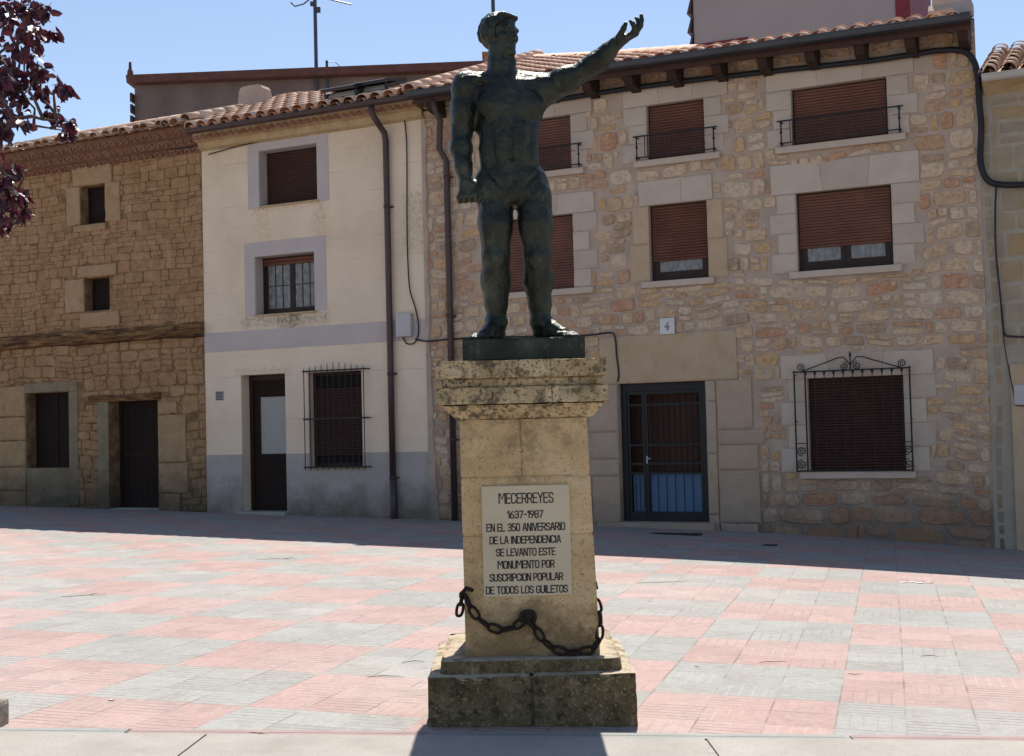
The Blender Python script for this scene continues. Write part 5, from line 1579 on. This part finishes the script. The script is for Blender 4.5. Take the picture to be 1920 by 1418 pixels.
def run_chain(pts, pitch=.073, flip0=0, normal=None):
    # resample
    seg = [pts[0]]
    P = [Vector(p) for p in pts]
    acc = []
    for i in range(len(P) - 1):
        n = max(2, int((P[i + 1] - P[i]).length / .004))
        acc += [P[i].lerp(P[i + 1], j / n) for j in range(n)]
    acc.append(P[-1])
    marks, run, last = [acc[0]], 0, acc[0]
    for q in acc[1:]:
        run += (q - last).length; last = q
        if run >= pitch: marks.append(q.copy()); run = 0
    for i in range(len(marks) - 1):
        c = (marks[i] + marks[i + 1]) / 2
        d = marks[i + 1] - marks[i]
        nr = normal if normal is not None else Vector((0, -1, 0))
        s = d.normalized().cross(nr)
        tw = (0.35 if i % 2 else 1.35) + random.uniform(-.2, .2)
        s = s * math.cos(tw) + nr * math.sin(tw)
        lk = link_mb(c, d, s)
        obj('link', lk, 'chain', chain, smooth=True)
yf = YF - .03
run_chain([CP(872, 1116, yf), CP(879, 1134, yf), CP(889, 1153, yf), CP(908, 1170, yf), CP(928, 1182, yf), CP(945, 1183, yf), CP(965, 1176, yf), CP(990, 1158, yf - .01)])
run_chain([CP(990, 1160, yf - .01), CP(1000, 1172, yf), CP(1008, 1185, yf), CP(1020, 1203, yf), CP(1038, 1217, yf), CP(1062, 1224, yf - .01), CP(1090, 1223, yf - .01), CP(1114, 1218, yf - .01), CP(1123, 1206, yf + .02), CP(1125, 1188, yf + .03), CP(1125, 1162, yf + .04), CP(1123, 1142, yf + .05), CP(1117, 1128, yf + .07), CP(1113, 1105, yf + .12)])
run_chain([CP(868, 1112, yf + .01), CP(864, 1128, yf + .02), CP(863, 1145, yf + .04), CP(858, 1164, yf + .05)], pitch=.066)
cr = CP(990, 1157, yf)
rg = link_mb(cr + Vector((0, -.005, 0)), Vector((1, 0, 0)), Vector((0, 0, 1)), .10, .085, .014)
obj('wall_ring', rg, 'chain', chain, smooth=True)
obj('ring_bolt', MB().tube([cr + Vector((0, .06, 0)), cr + Vector((0, -.018, 0)), cr + Vector((0, -.024, 0))], [.02, .026, .018], 10), 'chain', chain, smooth=True)
lp = CP(871, 1110, yf)
obj('wall_hook', MB().tube([lp + Vector((.05, .05, .0)), lp + Vector((.01, .0, .02)), lp + Vector((-.02, -.01, -.01)), lp + Vector((-.02, -.01, -.03))], .012, 8), 'chain', chain, smooth=True)
rp = CP(1112, 1095, yf + .17)
obj('wall_hook', MB().tube([rp + Vector((-.03, .03, .02)), rp + Vector((.012, .0, .01)), rp + Vector((.018, -.01, -.03))], .012, 8), 'chain', chain, smooth=True)

# ================================================================== bronze statue: blended solid, meshed as one surface
PZ0, PZ1 = kz[5], zz_(632, 7.22)
XP = xs(982, 650, 7.22)
statue = thing('bronze_statue', 'dark green bronze statue of a standing man raising one arm on a plinth', 'statue', (XP, YC, PZ0))
pw = .70
pb_ = MB()
taper_box(pb_, XP, XP, pw, pw, PZ0 - .002, PZ1, .008, 12, .003, 2.0)
obj('plinth', pb_, 'bronze', statue)

VX = .0062
def S(px, py, dy=0.0):
    p = at_depth(px, py, YC - .02 + dy)
    return np.array([p.x, p.y, p.z])
class Field:
    def __init__(self, lo, hi, vx):
        self.lo, self.vx = np.array(lo), vx
        self.n = np.ceil((np.array(hi) - self.lo) / vx).astype(int) + 1
        self.D = np.full(self.n, .12, np.float32)
    def win(self, a, b, m):
        i0 = np.clip(np.floor((a - m - self.lo) / self.vx).astype(int), 0, self.n - 1)
        i1 = np.clip(np.ceil((b + m - self.lo) / self.vx).astype(int) + 1, 1, self.n)
        ax = [self.lo[k] + self.vx * np.arange(i0[k], i1[k]) for k in range(3)]
        X, Y, Z = np.meshgrid(*ax, indexing='ij')
        return tuple(slice(i0[k], i1[k]) for k in range(3)), X, Y, Z
    def comb(self, sl, d, k, sub=False):
        a = self.D[sl]
        d = d.astype(np.float32)
        if sub:
            h = np.clip(.5 - .5 * (a + d) / k, 0, 1)
            self.D[sl] = a + (-d - a) * h + k * h * (1 - h)
        else:
            h = np.clip(.5 + .5 * (d - a) / k, 0, 1)
            self.D[sl] = d + (a - d) * h - k * h * (1 - h)
    def cone(self, a, b, ra, rb, k=.025, sub=False):
        a, b = np.asarray(a, float), np.asarray(b, float)
        m = max(ra, rb) + k + .03
        sl, X, Y, Z = self.win(np.minimum(a, b), np.maximum(a, b), m)
        v = b - a
        t = np.clip(((X - a[0]) * v[0] + (Y - a[1]) * v[1] + (Z - a[2]) * v[2]) / max(v @ v, 1e-9), 0, 1)
        d = np.sqrt((X - a[0] - t * v[0]) ** 2 + (Y - a[1] - t * v[1]) ** 2 + (Z - a[2] - t * v[2]) ** 2) - (ra + (rb - ra) * t)
        self.comb(sl, d, k, sub)
    def chainc(self, pts, rs, k=.02):
        for i in range(len(pts) - 1): self.cone(pts[i], pts[i + 1], rs[i], rs[i + 1], k)
    def ell(self, c, r, k=.03, axes=None, sub=False):
        c = np.asarray(c, float)
        m = max(r) + k + .03
        sl, X, Y, Z = self.win(c, c, m)
        x, y, z = X - c[0], Y - c[1], Z - c[2]
        if axes is not None:
            x, y, z = [x * e[0] + y * e[1] + z * e[2] for e in axes]
        k0 = np.sqrt((x / r[0]) ** 2 + (y / r[1]) ** 2 + (z / r[2]) ** 2)
        k1 = np.sqrt((x / r[0] ** 2) ** 2 + (y / r[1] ** 2) ** 2 + (z / r[2] ** 2) ** 2)
        d = np.where(k1 > 1e-6, k0 * (k0 - 1) / np.maximum(k1, 1e-6), -min(r))
        self.comb(sl, d, k, sub)
    def mesh(self):
        """naive surface nets"""
        D = self.D
        s = D < 0
        c = [s[i:D.shape[0] - 1 + i, j:D.shape[1] - 1 + j, k:D.shape[2] - 1 + k] for i in (0, 1) for j in (0, 1) for k in (0, 1)]
        tot = sum(q.astype(np.int8) for q in c)
        act = np.argwhere((tot > 0) & (tot < 8))
        idx = -np.ones(tot.shape, np.int64)
        idx[tuple(act.T)] = np.arange(len(act))
        offs = np.array([(i, j, k) for i in (0, 1) for j in (0, 1) for k in (0, 1)])
        val = np.stack([D[tuple((act + o).T)] for o in offs], 1)
        acc = np.zeros((len(act), 3)); cnt = np.zeros(len(act))
        for a in range(8):
            for b in range(a + 1, 8):
                if abs(offs[a] - offs[b]).sum() != 1: continue
                va, vb = val[:, a], val[:, b]
                x = (va < 0) != (vb < 0)
                t = np.where(x, va / np.where(x, va - vb, 1), 0)
                p = offs[a] + (offs[b] - offs[a]) * t[:, None]
                acc += p * x[:, None]; cnt += x
        V = self.lo + self.vx * (act + acc / cnt[:, None])
        Fs = []
        for ax in range(3):
            u, v = (ax + 1) % 3, (ax + 2) % 3
            sa = np.take(s, range(0, s.shape[ax] - 1), ax); sb_ = np.take(s, range(1, s.shape[ax]), ax)
            e = np.argwhere(sa != sb_)
            e = e[(e[:, u] > 0) & (e[:, v] > 0) & (e[:, u] < s.shape[u] - 1) & (e[:, v] < s.shape[v] - 1)]
            du, dv = np.zeros(3, int), np.zeros(3, int); du[u] = 1; dv[v] = 1
            q = np.stack([idx[tuple(w_.T)] for w_ in (e - du - dv, e - dv, e, e - du)], 1)
            ins = s[tuple(e.T)]
            q = np.where(ins[:, None], q, q[:, ::-1])
            Fs.append(q)
        return V, np.concatenate(Fs)

lo = S(830, 640); hi = S(1222, 8)
fd = Field((lo[0], YC - .42, PZ1 - .02), (hi[0], YC + .26, hi[2] + .03), VX)
px_ = .003146
# trunk
fd.ell(S(953, 214, .0), (.168, .125, .24), .03)
fd.ell(S(953, 176, .01), (.215, .105, .105), .05)
fd.ell(S(951, 276, .0), (.164, .104, .20), .045)
fd.ell(S(960, 344, .01), (.215, .128, .15), .05); fd.ell(S(918, 352, .0), (.085, .10, .12), .05)
fd.cone(S(945, 152, .03), S(884, 150, .02), .06, .045, .05); fd.cone(S(945, 152, .03), S(1010, 152, .02), .06, .05, .05)
fd.ell(S(922, 197, -.082), (.094, .050, .080), .026); fd.ell(S(989, 197, -.082), (.096, .050, .082), .026)
for sx in (-1, 1):
    for i, yy in enumerate((240, 262, 284)):
        fd.ell(S(957 + sx * 15, yy, -.098), (.050, .018, .044), .038)
    fd.cone(S(955 + sx * 38, 240, -.02), S(955 + sx * 38, 300, -.03), .045, .05, .04)
fd.ell(S(958, 312, -.085), (.06, .03, .06), .04)
fd.ell(S(930, 360, .085), (.095, .08, .11), .05); fd.ell(S(995, 360, .085), (.095, .08, .11), .05)
fd.cone(S(956, 178, -.147), S(957, 232, -.138), .006, .006, .022, True); fd.cone(S(957, 236, -.128), S(958, 298, -.122), .006, .006, .014, True)
fd.cone(S(922, 221, -.15), S(950, 224, -.15), .006, .006, .016, True); fd.cone(S(964, 224, -.15), S(994, 221, -.15), .006, .006, .016, True)
fd.ell(S(958, 296, -.122), (.010, .014, .014), .008, None, True)
fd.cone(S(905, 318, -.075), S(948, 360, -.118), .006, .004, .022, True); fd.cone(S(1014, 318, -.075), S(976, 360, -.118), .006, .004, .022, True)
for sx in (-1, 1):
    fd.cone(S(957 + sx * 34, 236, -.118), S(957 + sx * 30, 300, -.108), .006, .006, .016, True)
fd.cone(S(888, 178, -.055), S(884, 222, -.045), .007, .006, .014, True); fd.cone(S(1018, 190, -.07), S(1040, 170, -.085), .006, .006, .014, True)
# neck and collar bones
fd.chainc([S(941, 152, .02), S(940, 128, .01), S(938, 100, .005)], [.082, .075, .074], .03)
fd.cone(S(955, 150, -.085), S(985, 100, -.02), .018, .02, .02) if False else None
fd.cone(S(948, 156, -.075), S(892, 147, -.045), .016, .015, .02); fd.cone(S(958, 156, -.075), S(1012, 152, -.045), .016, .015, .02)
fd.cone(S(922, 112, -.0), S(950, 154, -.07), .022, .018, .02); fd.cone(S(962, 115, -.02), S(956, 154, -.07), .02, .016, .02)
# hanging arm and fist
fd.ell(S(872, 163, .0), (.080, .082, .095), .04)
fd.chainc([S(871, 170, .0), S(868, 205, .005), S(865, 250, .015)], [.074, .072, .060], .03)
fd.ell(S(869, 212, -.025), (.052, .048, .085), .03); fd.ell(S(862, 222, .04), (.048, .045, .085), .03)
fd.chainc([S(865, 250, .015), S(865, 278, .0), S(869, 312, -.03), S(874, 338, -.045)], [.060, .064, .050, .040], .025)
fd.ell(S(876, 354, -.05), (.050, .036, .055), .03)
for i in range(4):
    x = 861 + 10.5 * i
    y = 369 + (3, 1.5, 1, 0)[i]
    rr = (.0150, .0165, .0170, .0165)[i]
    fd.chainc([S(868 + 5 * i, 354, -.062), S(x, y - 2, -.070), S(x + 1.5, y + 6, -.050), S(x + 3, y + 5, -.022), S(x + 4, y - 4, -.012)], [.018, rr + .002, rr, rr * .95, rr * .85], .006)
fd.chainc([S(889, 345, -.055), S(900, 356, -.078), S(902, 368, -.086), S(897, 376, -.090)], [.021, .020, .0175, .013], .008)
# raised arm
fd.ell(S(1026, 168, -.005), (.085, .085, .085), .045)
fd.chainc([S(1024, 168, -.01), S(1060, 151, -.035), S(1100, 130, -.06)], [.082, .074, .060], .03)
fd.ell(S(1060, 142, -.055), (.075, .045, .045), .03); fd.ell(S(1056, 163, -.02), (.085, .05, .045), .03)
fd.chainc([S(1100, 130, -.06), S(1122, 115, -.08), S(1140, 97, -.105), S(1155, 82, -.13)], [.060, .064, .051, .038], .02)
fd.ell(S(1112, 116, -.09), (.05, .042, .038), .02)
fd.cone(S(1010, 186, .02), S(996, 246, .03), .052, .044, .05); fd.cone(S(892, 186, .02), S(907, 240, .03), .05, .045, .05)
# raised hand, palm up
fd.chainc([S(1155, 82, -.13), S(1166, 75, -.145)], [.037, .033], .015)
for (e, dyy) in ((0, -.175), (1, -.158), (2, -.141), (3, -.124)):
    fd.cone(S(1163, 77, dyy + .01 - .006 * (1 - e)), S(1191, 62.5, dyy), .024, .0185, .018)
fd.chainc([S(1188, 63, -.178), S(1190, 52, -.192), S(1186.5, 44.5, -.195), S(1182, 40, -.190)], [.0165, .0145, .0130, .011], .006)
fd.chainc([S(1191, 62, -.160), S(1197.5, 50, -.168), S(1197, 40, -.168), S(1193, 34, -.163)], [.0165, .0150, .0135, .0115], .006)
fd.chainc([S(1193, 62, -.142), S(1201, 49, -.146), S(1203.0, 38, -.144), S(1202, 29.5, -.140)], [.0165, .0150, .0135, .0115], .006)
fd.chainc([S(1192, 63, -.124), S(1198, 53, -.120), S(1200.5, 45, -.114), S(1200, 38.5, -.108)], [.0150, .0130, .0115, .0100], .006)
fd.chainc([S(1160, 70, -.178), S(1166, 60, -.200), S(1170, 52.5, -.208), S(1173, 44.5, -.206)], [.022, .0165, .0155, .0120], .008)
# legs
for (hx, kx, cxm, ax_, sg) in ((929, 930, 930, 931, -1), (1001, 1007, 1009, 1014, 1)):
    fd.chainc([S(hx, 368, .0), S(hx + (kx - hx) * .5, 420, -.01), S(kx, 478, -.02)], [.106, .100, .080], .03)
    fd.chainc([S(kx, 478, -.02), S(cxm, 525, .02), S(cxm + (ax_ - cxm) * .6, 568, .03), S(ax_, 606, .03)], [.078, .084, .066, .056], .03)
    fd.ell(S(kx, 486, -.075), (.046, .036, .052), .025)
    fd.ell(S(hx - 10, 420, -.06), (.055, .055, .14), .03); fd.ell(S(hx + 14, 430, -.055), (.048, .05, .12), .03)
    fd.ell(S(kx + sg * 6, 463, -.06), (.03, .03, .045), .02); fd.ell(S(kx - sg * 10, 467, -.06), (.03, .03, .045), .02)
    fd.ell(S(cxm - sg * 11, 528, .05), (.05, .055, .105), .03); fd.ell(S(cxm + sg * 12, 524, .05), (.048, .055, .10), .03)
    fd.cone(S(kx, 500, -.065), S(ax_, 596, -.01), .022, .018, .025)
    fd.ell(S(ax_ - 14, 604, .03), (.022, .025, .028), .02); fd.ell(S(ax_ + 14, 603, .03), (.022, .025, .028), .02)
    fd.ell(S(kx, 474, .06), (.05, .03, .07), .03)
fd.ell(S(963, 366, -.075), (.042, .040, .05), .05)
# feet: heel, instep, ball, five toes
def foot(heel, ball, dyh, dyb, sg):
    z0 = PZ1
    h, b = S(heel, 625, dyh), S(ball, 627, dyb)
    h[2], b[2] = z0 + .045, z0 + .028
    ank = S(heel + (2 if sg > 0 else -1), 606, .02)
    fd.cone(ank, h, .050, .046, .03)
    ins = (ank * .45 + b * .55); ins[2] = z0 + .062
    fd.cone(ank, ins, .050, .040, .03); fd.cone(ins, b, .042, .030, .03); fd.cone(h, b, .042, .036, .03)
    d = (b - h); d[2] = 0; d /= np.linalg.norm(d)
    sd = np.array([d[1], -d[0], 0])
    for i in range(5):
        o = (i - 2) * .0185
        L = (.075, .078, .072, .062, .050)[i] if sg < 0 else (.050, .062, .072, .078, .075)[i]
        r_ = .017 if (i == 0 if sg < 0 else i == 4) else .0125
        p0 = b + sd * o * -1 - d * .01; p1 = b + sd * o * -1.1 + d * L * .6; p2 = b + sd * o * -1.15 + d * L
        p0[2], p1[2], p2[2] = z0 + .026, z0 + .027, z0 + .014
        fd.chainc([p0, p1, p2], [r_ + .006, r_, r_ * .85], .008)
foot(931, 908, .05, -.10, -1); foot(1015, 1056, .05, -.08, 1)
# head, turned to the right
HC = S(938, 67, .005)
an = R(52)
hf = np.array([math.sin(an), -math.cos(an), -.05]); hf /= np.linalg.norm(hf)
hs_ = np.cross(hf, [0, 0, 1]); hs_ /= np.linalg.norm(hs_)
hu = np.cross(hs_, hf)
AX = (hf, hs_, hu)
HS = 1.06
hp = lambda f_, s_, u_: HC + (hf * f_ + hs_ * s_ + hu * u_) * HS
fd.ell(hp(-.012, 0, .032), (.110, .086, .098), .02, AX)
fd.ell(hp(.030, 0, -.035), (.074, .068, .098), .03, AX)
for sg in (-1, 1):
    fd.cone(hp(-.015, sg * .052, -.058), hp(.072, sg * .018, -.102), .024, .019, .02)
    fd.ell(hp(.062, sg * .045, -.022), (.026, .022, .022), .02, AX)
    fd.ell(hp(-.012, sg * .083, -.008), (.028, .012, .036), .008, AX)
fd.ell(hp(.078, 0, -.106), (.024, .026, .022), .02, AX)
fd.cone(hp(.082, -.045, .024), hp(.082, .045, .024), .016, .016, .015)
for sg in (-1, 1):
    fd.ell(hp(.105, sg * .033, .004), (.020, .020, .014), .010, AX, True)
    fd.ell(hp(.078, sg * .032, .002), (.018, .018, .014), .006, AX)
fd.cone(hp(.092, 0, .018), hp(.116, 0, -.032), .010, .014, .012); fd.ell(hp(.104, 0, -.036), (.018, .020, .011), .010, AX)
fd.ell(hp(.092, 0, -.062), (.014, .026, .008), .008, AX); fd.ell(hp(.090, 0, -.076), (.014, .023, .009), .008, AX)
fd.cone(hp(.108, -.026, -.069), hp(.108, .026, -.069), .004, .004, .006, True)
# chisel unevenness
V, Q = fd.mesh()
keep = None
me = bpy.data.meshes.new('body')
offs_ = np.array(ORG[statue.name])
Vn = V.copy()
me.from_pydata((V - offs_).tolist(), [], Q.tolist())
me.update()
me.materials.append(MT['bronze'])
nl = np.zeros(len(me.vertices) * 3, np.float32); me.vertices.foreach_get('normal', nl); nl = nl.reshape(-1, 3)
dis = np.array([mnoise.noise(Vector(p) * 20) * .0026 + mnoise.noise(Vector(p) * 48) * .0018 for p in V])
Vn = (V - offs_) + nl * dis[:, None]
me.vertices.foreach_set('co', Vn.astype(np.float32).ravel())
for p in me.polygons: p.use_smooth = True
me.update()
bo = bpy.data.objects.new('body', me); COL.objects.link(bo); bo.parent = statue
# hair
fh = Field(HC - .2, HC + .22, .0058)
fh.ell(hp(-.020, 0, .020), (.120, .098, .113), .01, AX)
def on_scalp(az, po):
    k = 1 + .05 * mnoise.noise(Vector((math.cos(az) * 3, math.sin(az) * 3, po * 2)))
    return hp(-.019 + .114 * k * math.sin(po) * math.cos(az), .094 * k * math.sin(po) * math.sin(az), .019 + .108 * k * math.cos(po))
for i in range(34):
    az = 2 * math.pi * i / 34 + random.uniform(-.06, .06)
    sw = random.uniform(-.15, .35)
    fh.chainc([on_scalp(az + sw * p_, R(12) + p_ * R(100)) for p_ in (0, .2, .4, .6, .8, 1)], [.009, .0105, .011, .011, .010, .008], .005)
for s_ in (-.05, -.025, 0, .025, .05):                                     # quiff over the forehead
    fh.chainc([hp(.040, s_, .100), hp(.066, s_ * 1.02, .098), hp(.078, s_ * 1.05 + .004, .084)], [.020, .015, .010], .010)
X, Y, Z = np.meshgrid(*[fh.lo[k] + fh.vx * np.arange(fh.n[k]) for k in range(3)], indexing='ij')
lf_ = (X - HC[0]) * hf[0] + (Y - HC[1]) * hf[1] + (Z - HC[2]) * hf[2]
lu_ = (X - HC[0]) * hu[0] + (Y - HC[1]) * hu[1] + (Z - HC[2]) * hu[2]
cut = np.maximum(lf_ - (.028 + .75 * np.maximum(0, lu_ - .030)), -.075 + -lu_ + .55 * lf_)      # hairline in front, nape below
fh.D = np.maximum(fh.D, cut.astype(np.float32))
V, Q = fh.mesh()
hm = bpy.data.meshes.new('hair'); hm.from_pydata((V - offs_).tolist(), [], Q.tolist()); hm.materials.append(MT['bronze'])
for p in hm.polygons: p.use_smooth = True
hm.update()
ho = bpy.data.objects.new('hair', hm); COL.objects.link(ho); ho.parent = statue

# ================================================================== plum tree at the left edge
tp_ = at_depth(-300, 1300, 6.4)
tree = thing('plum_tree', 'purple-leaved plum tree reaching in from the left edge', 'tree', (tp_.x, 6.4, GZ(tp_.x, 6.4)))
rnd = random.Random(12)
tk = MB()
x0, y0, z0 = tp_.x, 6.4, GZ(tp_.x, 6.4)
fork = Vector((x0 + .1, y0, z0 + 1.7))
tk.tube([(x0, y0, z0 - .1), (x0 + .02, y0, z0 + .6), (x0 + .06, y0, z0 + 1.2), fork], [.13, .105, .09, .085], 10)
CL = [(-12, 20, 55), (22, 30, 36), (52, 8, 28), (64, 52, 24), (84, 20, 12), (99, 60, 13), (40, 78, 34), (8, 110, 40), (55, 104, 22), (10, 150, 46), (36, 172, 30), (52, 140, 20), (76, 128, 14), (16, 212, 30),
      (48, 228, 10), (78, 165, 24), (119, 160, 17), (98, 212, 18), (128, 228, 6), (126, 246, 12), (3, 250, 16), (-20, 235, 40), (22, 312, 14), (8, 335, 20), (18, 358, 26), (50, 367, 15), (44, 400, 18), (8, 400, 20), (4, 424, 10), (-30, 380, 46), (-40, 120, 60)]
ends = []
for (cx_, cy_, r_) in CL:
    ends.append((at_depth(cx_, cy_, 6.0 + rnd.uniform(-.35, .35)), r_ * 6.0 / F))
for i in range(150):
    c = Vector((rnd.gauss(0, 1), rnd.gauss(0, 1), rnd.gauss(0, 1))).normalized() * rnd.uniform(.45, 1.0)
    c = Vector((x0 - .55 + c.x * 1.55, y0 + c.y * 1.25, z0 + 3.2 + c.z * 1.25))
    ppx = CX + F * (c - CAM).dot(rgt) / (c - CAM).dot(fwd)
    if ppx > -70: continue
    ends.append((c, rnd.uniform(.15, .27)))
lv = MB()
hub = [fork + Vector((.35, -.1, .6)), fork + Vector((.25, .1, 1.1)), fork + Vector((-.4, .1, .8)), fork + Vector((.0, -.2, 1.5))]
for h in hub: tk.tube([fork, fork.lerp(h, .5) + Vector((.03, .02, -.02)), h], [.06, .045, .032], 8)
def leaf(mb, p, d, L, rnd):
    d = d.normalized()
    s = d.cross(Vector((rnd.gauss(0, 1), rnd.gauss(0, 1), rnd.gauss(0, 1)))).normalized()
    n = d.cross(s)
    wd = L * rnd.uniform(.24, .32)
    cv = rnd.uniform(.05, .22) * L
    A = [p, p + d * L * .35 + s * wd + n * cv * .7, p + d * L * .75 + s * wd * .75 + n * cv * .4, p + d * L - n * cv, p + d * L * .75 - s * wd * .75 + n * cv * .4, p + d * L * .35 - s * wd + n * cv * .7,
         p + d * L * .35 + n * cv * .1, p + d * L * .75 - n * cv * .15]
    mb.add(A, [(0, 6, 1), (1, 6, 7, 2), (2, 7, 3), (0, 5, 6), (5, 4, 7, 6), (4, 3, 7)])
nodes = [fork] + [fork.lerp(h, t) for h in hub for t in (.5, 1.0)]
for (c, r_) in sorted(ends, key=lambda e: (e[0] - fork).length):
    lim_ = (c - fork).length
    h = min((q for q in nodes if (q - fork).length < lim_), key=lambda q: (q - c).length + .15 * (q - fork).length)
    md = h.lerp(c, .5) + Vector((rnd.uniform(-.05, .05), rnd.uniform(-.05, .05), rnd.uniform(-.01, .07)))
    L_ = (c - h).length
    w0 = min(.022, .006 + .014 * L_)
    tk.tube([h, h.lerp(md, .5) + Vector((0, 0, rnd.uniform(-.02, .02))), md, md.lerp(c, .55), c], [w0, w0 * .8, w0 * .62, w0 * .42, .002], 6)
    nodes += [md, md.lerp(c, .5)]
    n = int(14 + 150 * (r_ / .1) ** 2 * .22)
    for k in range(min(n, 110)):
        q = Vector((rnd.gauss(0, 1), rnd.gauss(0, 1), rnd.gauss(0, 1))).normalized() * r_ * rnd.uniform(.15, 1.0)
        p = c + q
        d = q.normalized() * .6 + Vector((rnd.uniform(-.6, .6), rnd.uniform(-.6, .6), -.75 + rnd.uniform(-.5, .6)))
        leaf(lv, p, d, rnd.uniform(.045, .068), rnd)
obj('trunk', tk, 'bark', tree, smooth=True)
obj('crown', lv, 'leaf', tree)

# ================================================================== small things on the ground
kb = on_ground(-12, 1372)
kt = at_depth(-120, 1330, kb.y)
bmk = MB(); bmk.box(-.95, 0, 0, .22, -.06, .145, .03)
for i, (x, y, z) in enumerate(bmk.v):
    n_ = mnoise.noise_vector(Vector((x, y, z)) * 9) * .012
    bmk.v[i] = (x + n_.x, y + n_.y, z + n_.z)
o = obj('kerb_stone', bmk, 'kerb')
o.location = (kb.x, kb.y, GZ(kb.x, kb.y)); o.rotation_euler = (0, .0, R(-3))
tag(o, 'rough kerb stone on the paving below the plum branches', 'kerb stone')
g0 = on_ground(1265, 1002)
gr = MB()
gr.box(-.40, .40, -.12, .12, -.03, .006)
for k in range(13): gr.box(-.37 + k * .06, -.345 + k * .06, -.10, .10, .0065, .014)
o = obj('drain_grate', gr, 'grate'); o.location = (g0.x, g0.y, GZ(g0.x, g0.y) + .002); o.rotation_euler = (0, 0, -TH)
tag(o, 'dark iron drain grate in the paving before the metal door', 'drain')
g0 = on_ground(1443, 1023)
gr = MB(); gr.box(-.09, .09, -.09, .09, -.03, .007); gr.tube([(0, 0, .006), (0, 0, .012)], .06, 12)
o = obj('valve_cover', gr, 'grate'); o.location = (g0.x, g0.y, GZ(g0.x, g0.y) + .002); o.rotation_euler = (0, 0, -TH)
tag(o, 'small square iron valve cover in the shaded paving', 'valve cover')
def twig(label, px, py, L, ang, mt='twig', bend=.25, seed=0, fork=False):
    rnd = random.Random(seed)
    p = on_ground(px, py)
    pts = []
    for i in range(6):
        t = i / 5 - .5
        pts.append((t * L, bend * L * (.25 - t * t) + rnd.uniform(-.1, .1) * L * .3, .005 + rnd.uniform(0, .006)))
    mb = MB().tube(pts, [.0016, .0022, .0024, .0022, .0018, .001], 6)
    if fork: mb.tube([pts[3], (pts[3][0] + L * .2, pts[3][1] + L * .22, .012)], [.003, .0015], 6)
    o = obj('dry_twig', mb, mt); o.location = (p.x, p.y, GZ(p.x, p.y) + .002); o.rotation_euler = (0, 0, ang)
    tag(o, label, 'twig', 'twigs scattered on the plaza')
twig('forked dry twig on grey tiles at the plaza left side', 158, 1119, .42, .3, seed=1, fork=True)
twig('wavy long dry twig on pink tiles just left of the pedestal base', 722, 1272, .26, -.2, seed=2, bend=.5)
twig('short dark twig on the pink tile edge near the concrete strip', 486, 1379, .13, -.5, seed=3)
twig('curved dry twig on grey tiles left of the pedestal', 775, 1244, .16, .1, seed=4, bend=.9)
twig('bent twig on pink tiles right of the pedestal', 1450, 1245, .20, .1, seed=5, bend=.5)
twig('tiny upright-bent twig on a grey tile right of the chain', 1307, 1253, .08, -1.2, seed=6)
twig('hooked twig on a grey tile toward the right side', 1743, 1233, .12, -.3, seed=7, bend=.8)
twig('dark flat twig on the sunlit pink block at the right', 1604, 1267, .10, -.1, seed=8)
twig('long thin twig near the shadow edge right of the pedestal', 1240, 1094, .5, .05, seed=9)
twig('faint twig on the far grey tiles left of the statue', 520, 1050, .55, -.1, seed=10, fork=True)
def chip(label, px, py, s, seed):
    rnd = random.Random(seed)
    p = on_ground(px, py)
    mb = MB()
    n = 7
    r_ = [s * rnd.uniform(.6, 1.1) for _ in range(n)]
    top = [(r_[k] * math.cos(2 * math.pi * k / n), r_[k] * .6 * math.sin(2 * math.pi * k / n), .006) for k in range(n)]
    bot = [(x * 1.15, y * 1.15, 0) for x, y, z in top]
    mb.add(top + bot + [(0, 0, .010)], [(k, (k + 1) % n, 2 * n) for k in range(n)] + [(n + k, n + (k + 1) % n, (k + 1) % n, k) for k in range(n)])
    o = obj('mortar_chip', mb, 'chip'); o.location = (p.x, p.y, GZ(p.x, p.y) + .002)
    tag(o, label, 'chip', 'white chips lying on the plaza')
chip('first of four white chips in a row on pink tiles at right', 1692, 1093, .055, 1)
chip('second of four white chips in a row on pink tiles at right', 1709, 1092, .05, 2)
chip('third of four white chips in a row on pink tiles at right', 1725, 1094, .055, 3)
chip('last of four white chips in a row on pink tiles at right', 1741, 1093, .05, 4)
chip('small white chip on the pink block at the lower left', 209, 1314, .018, 5)
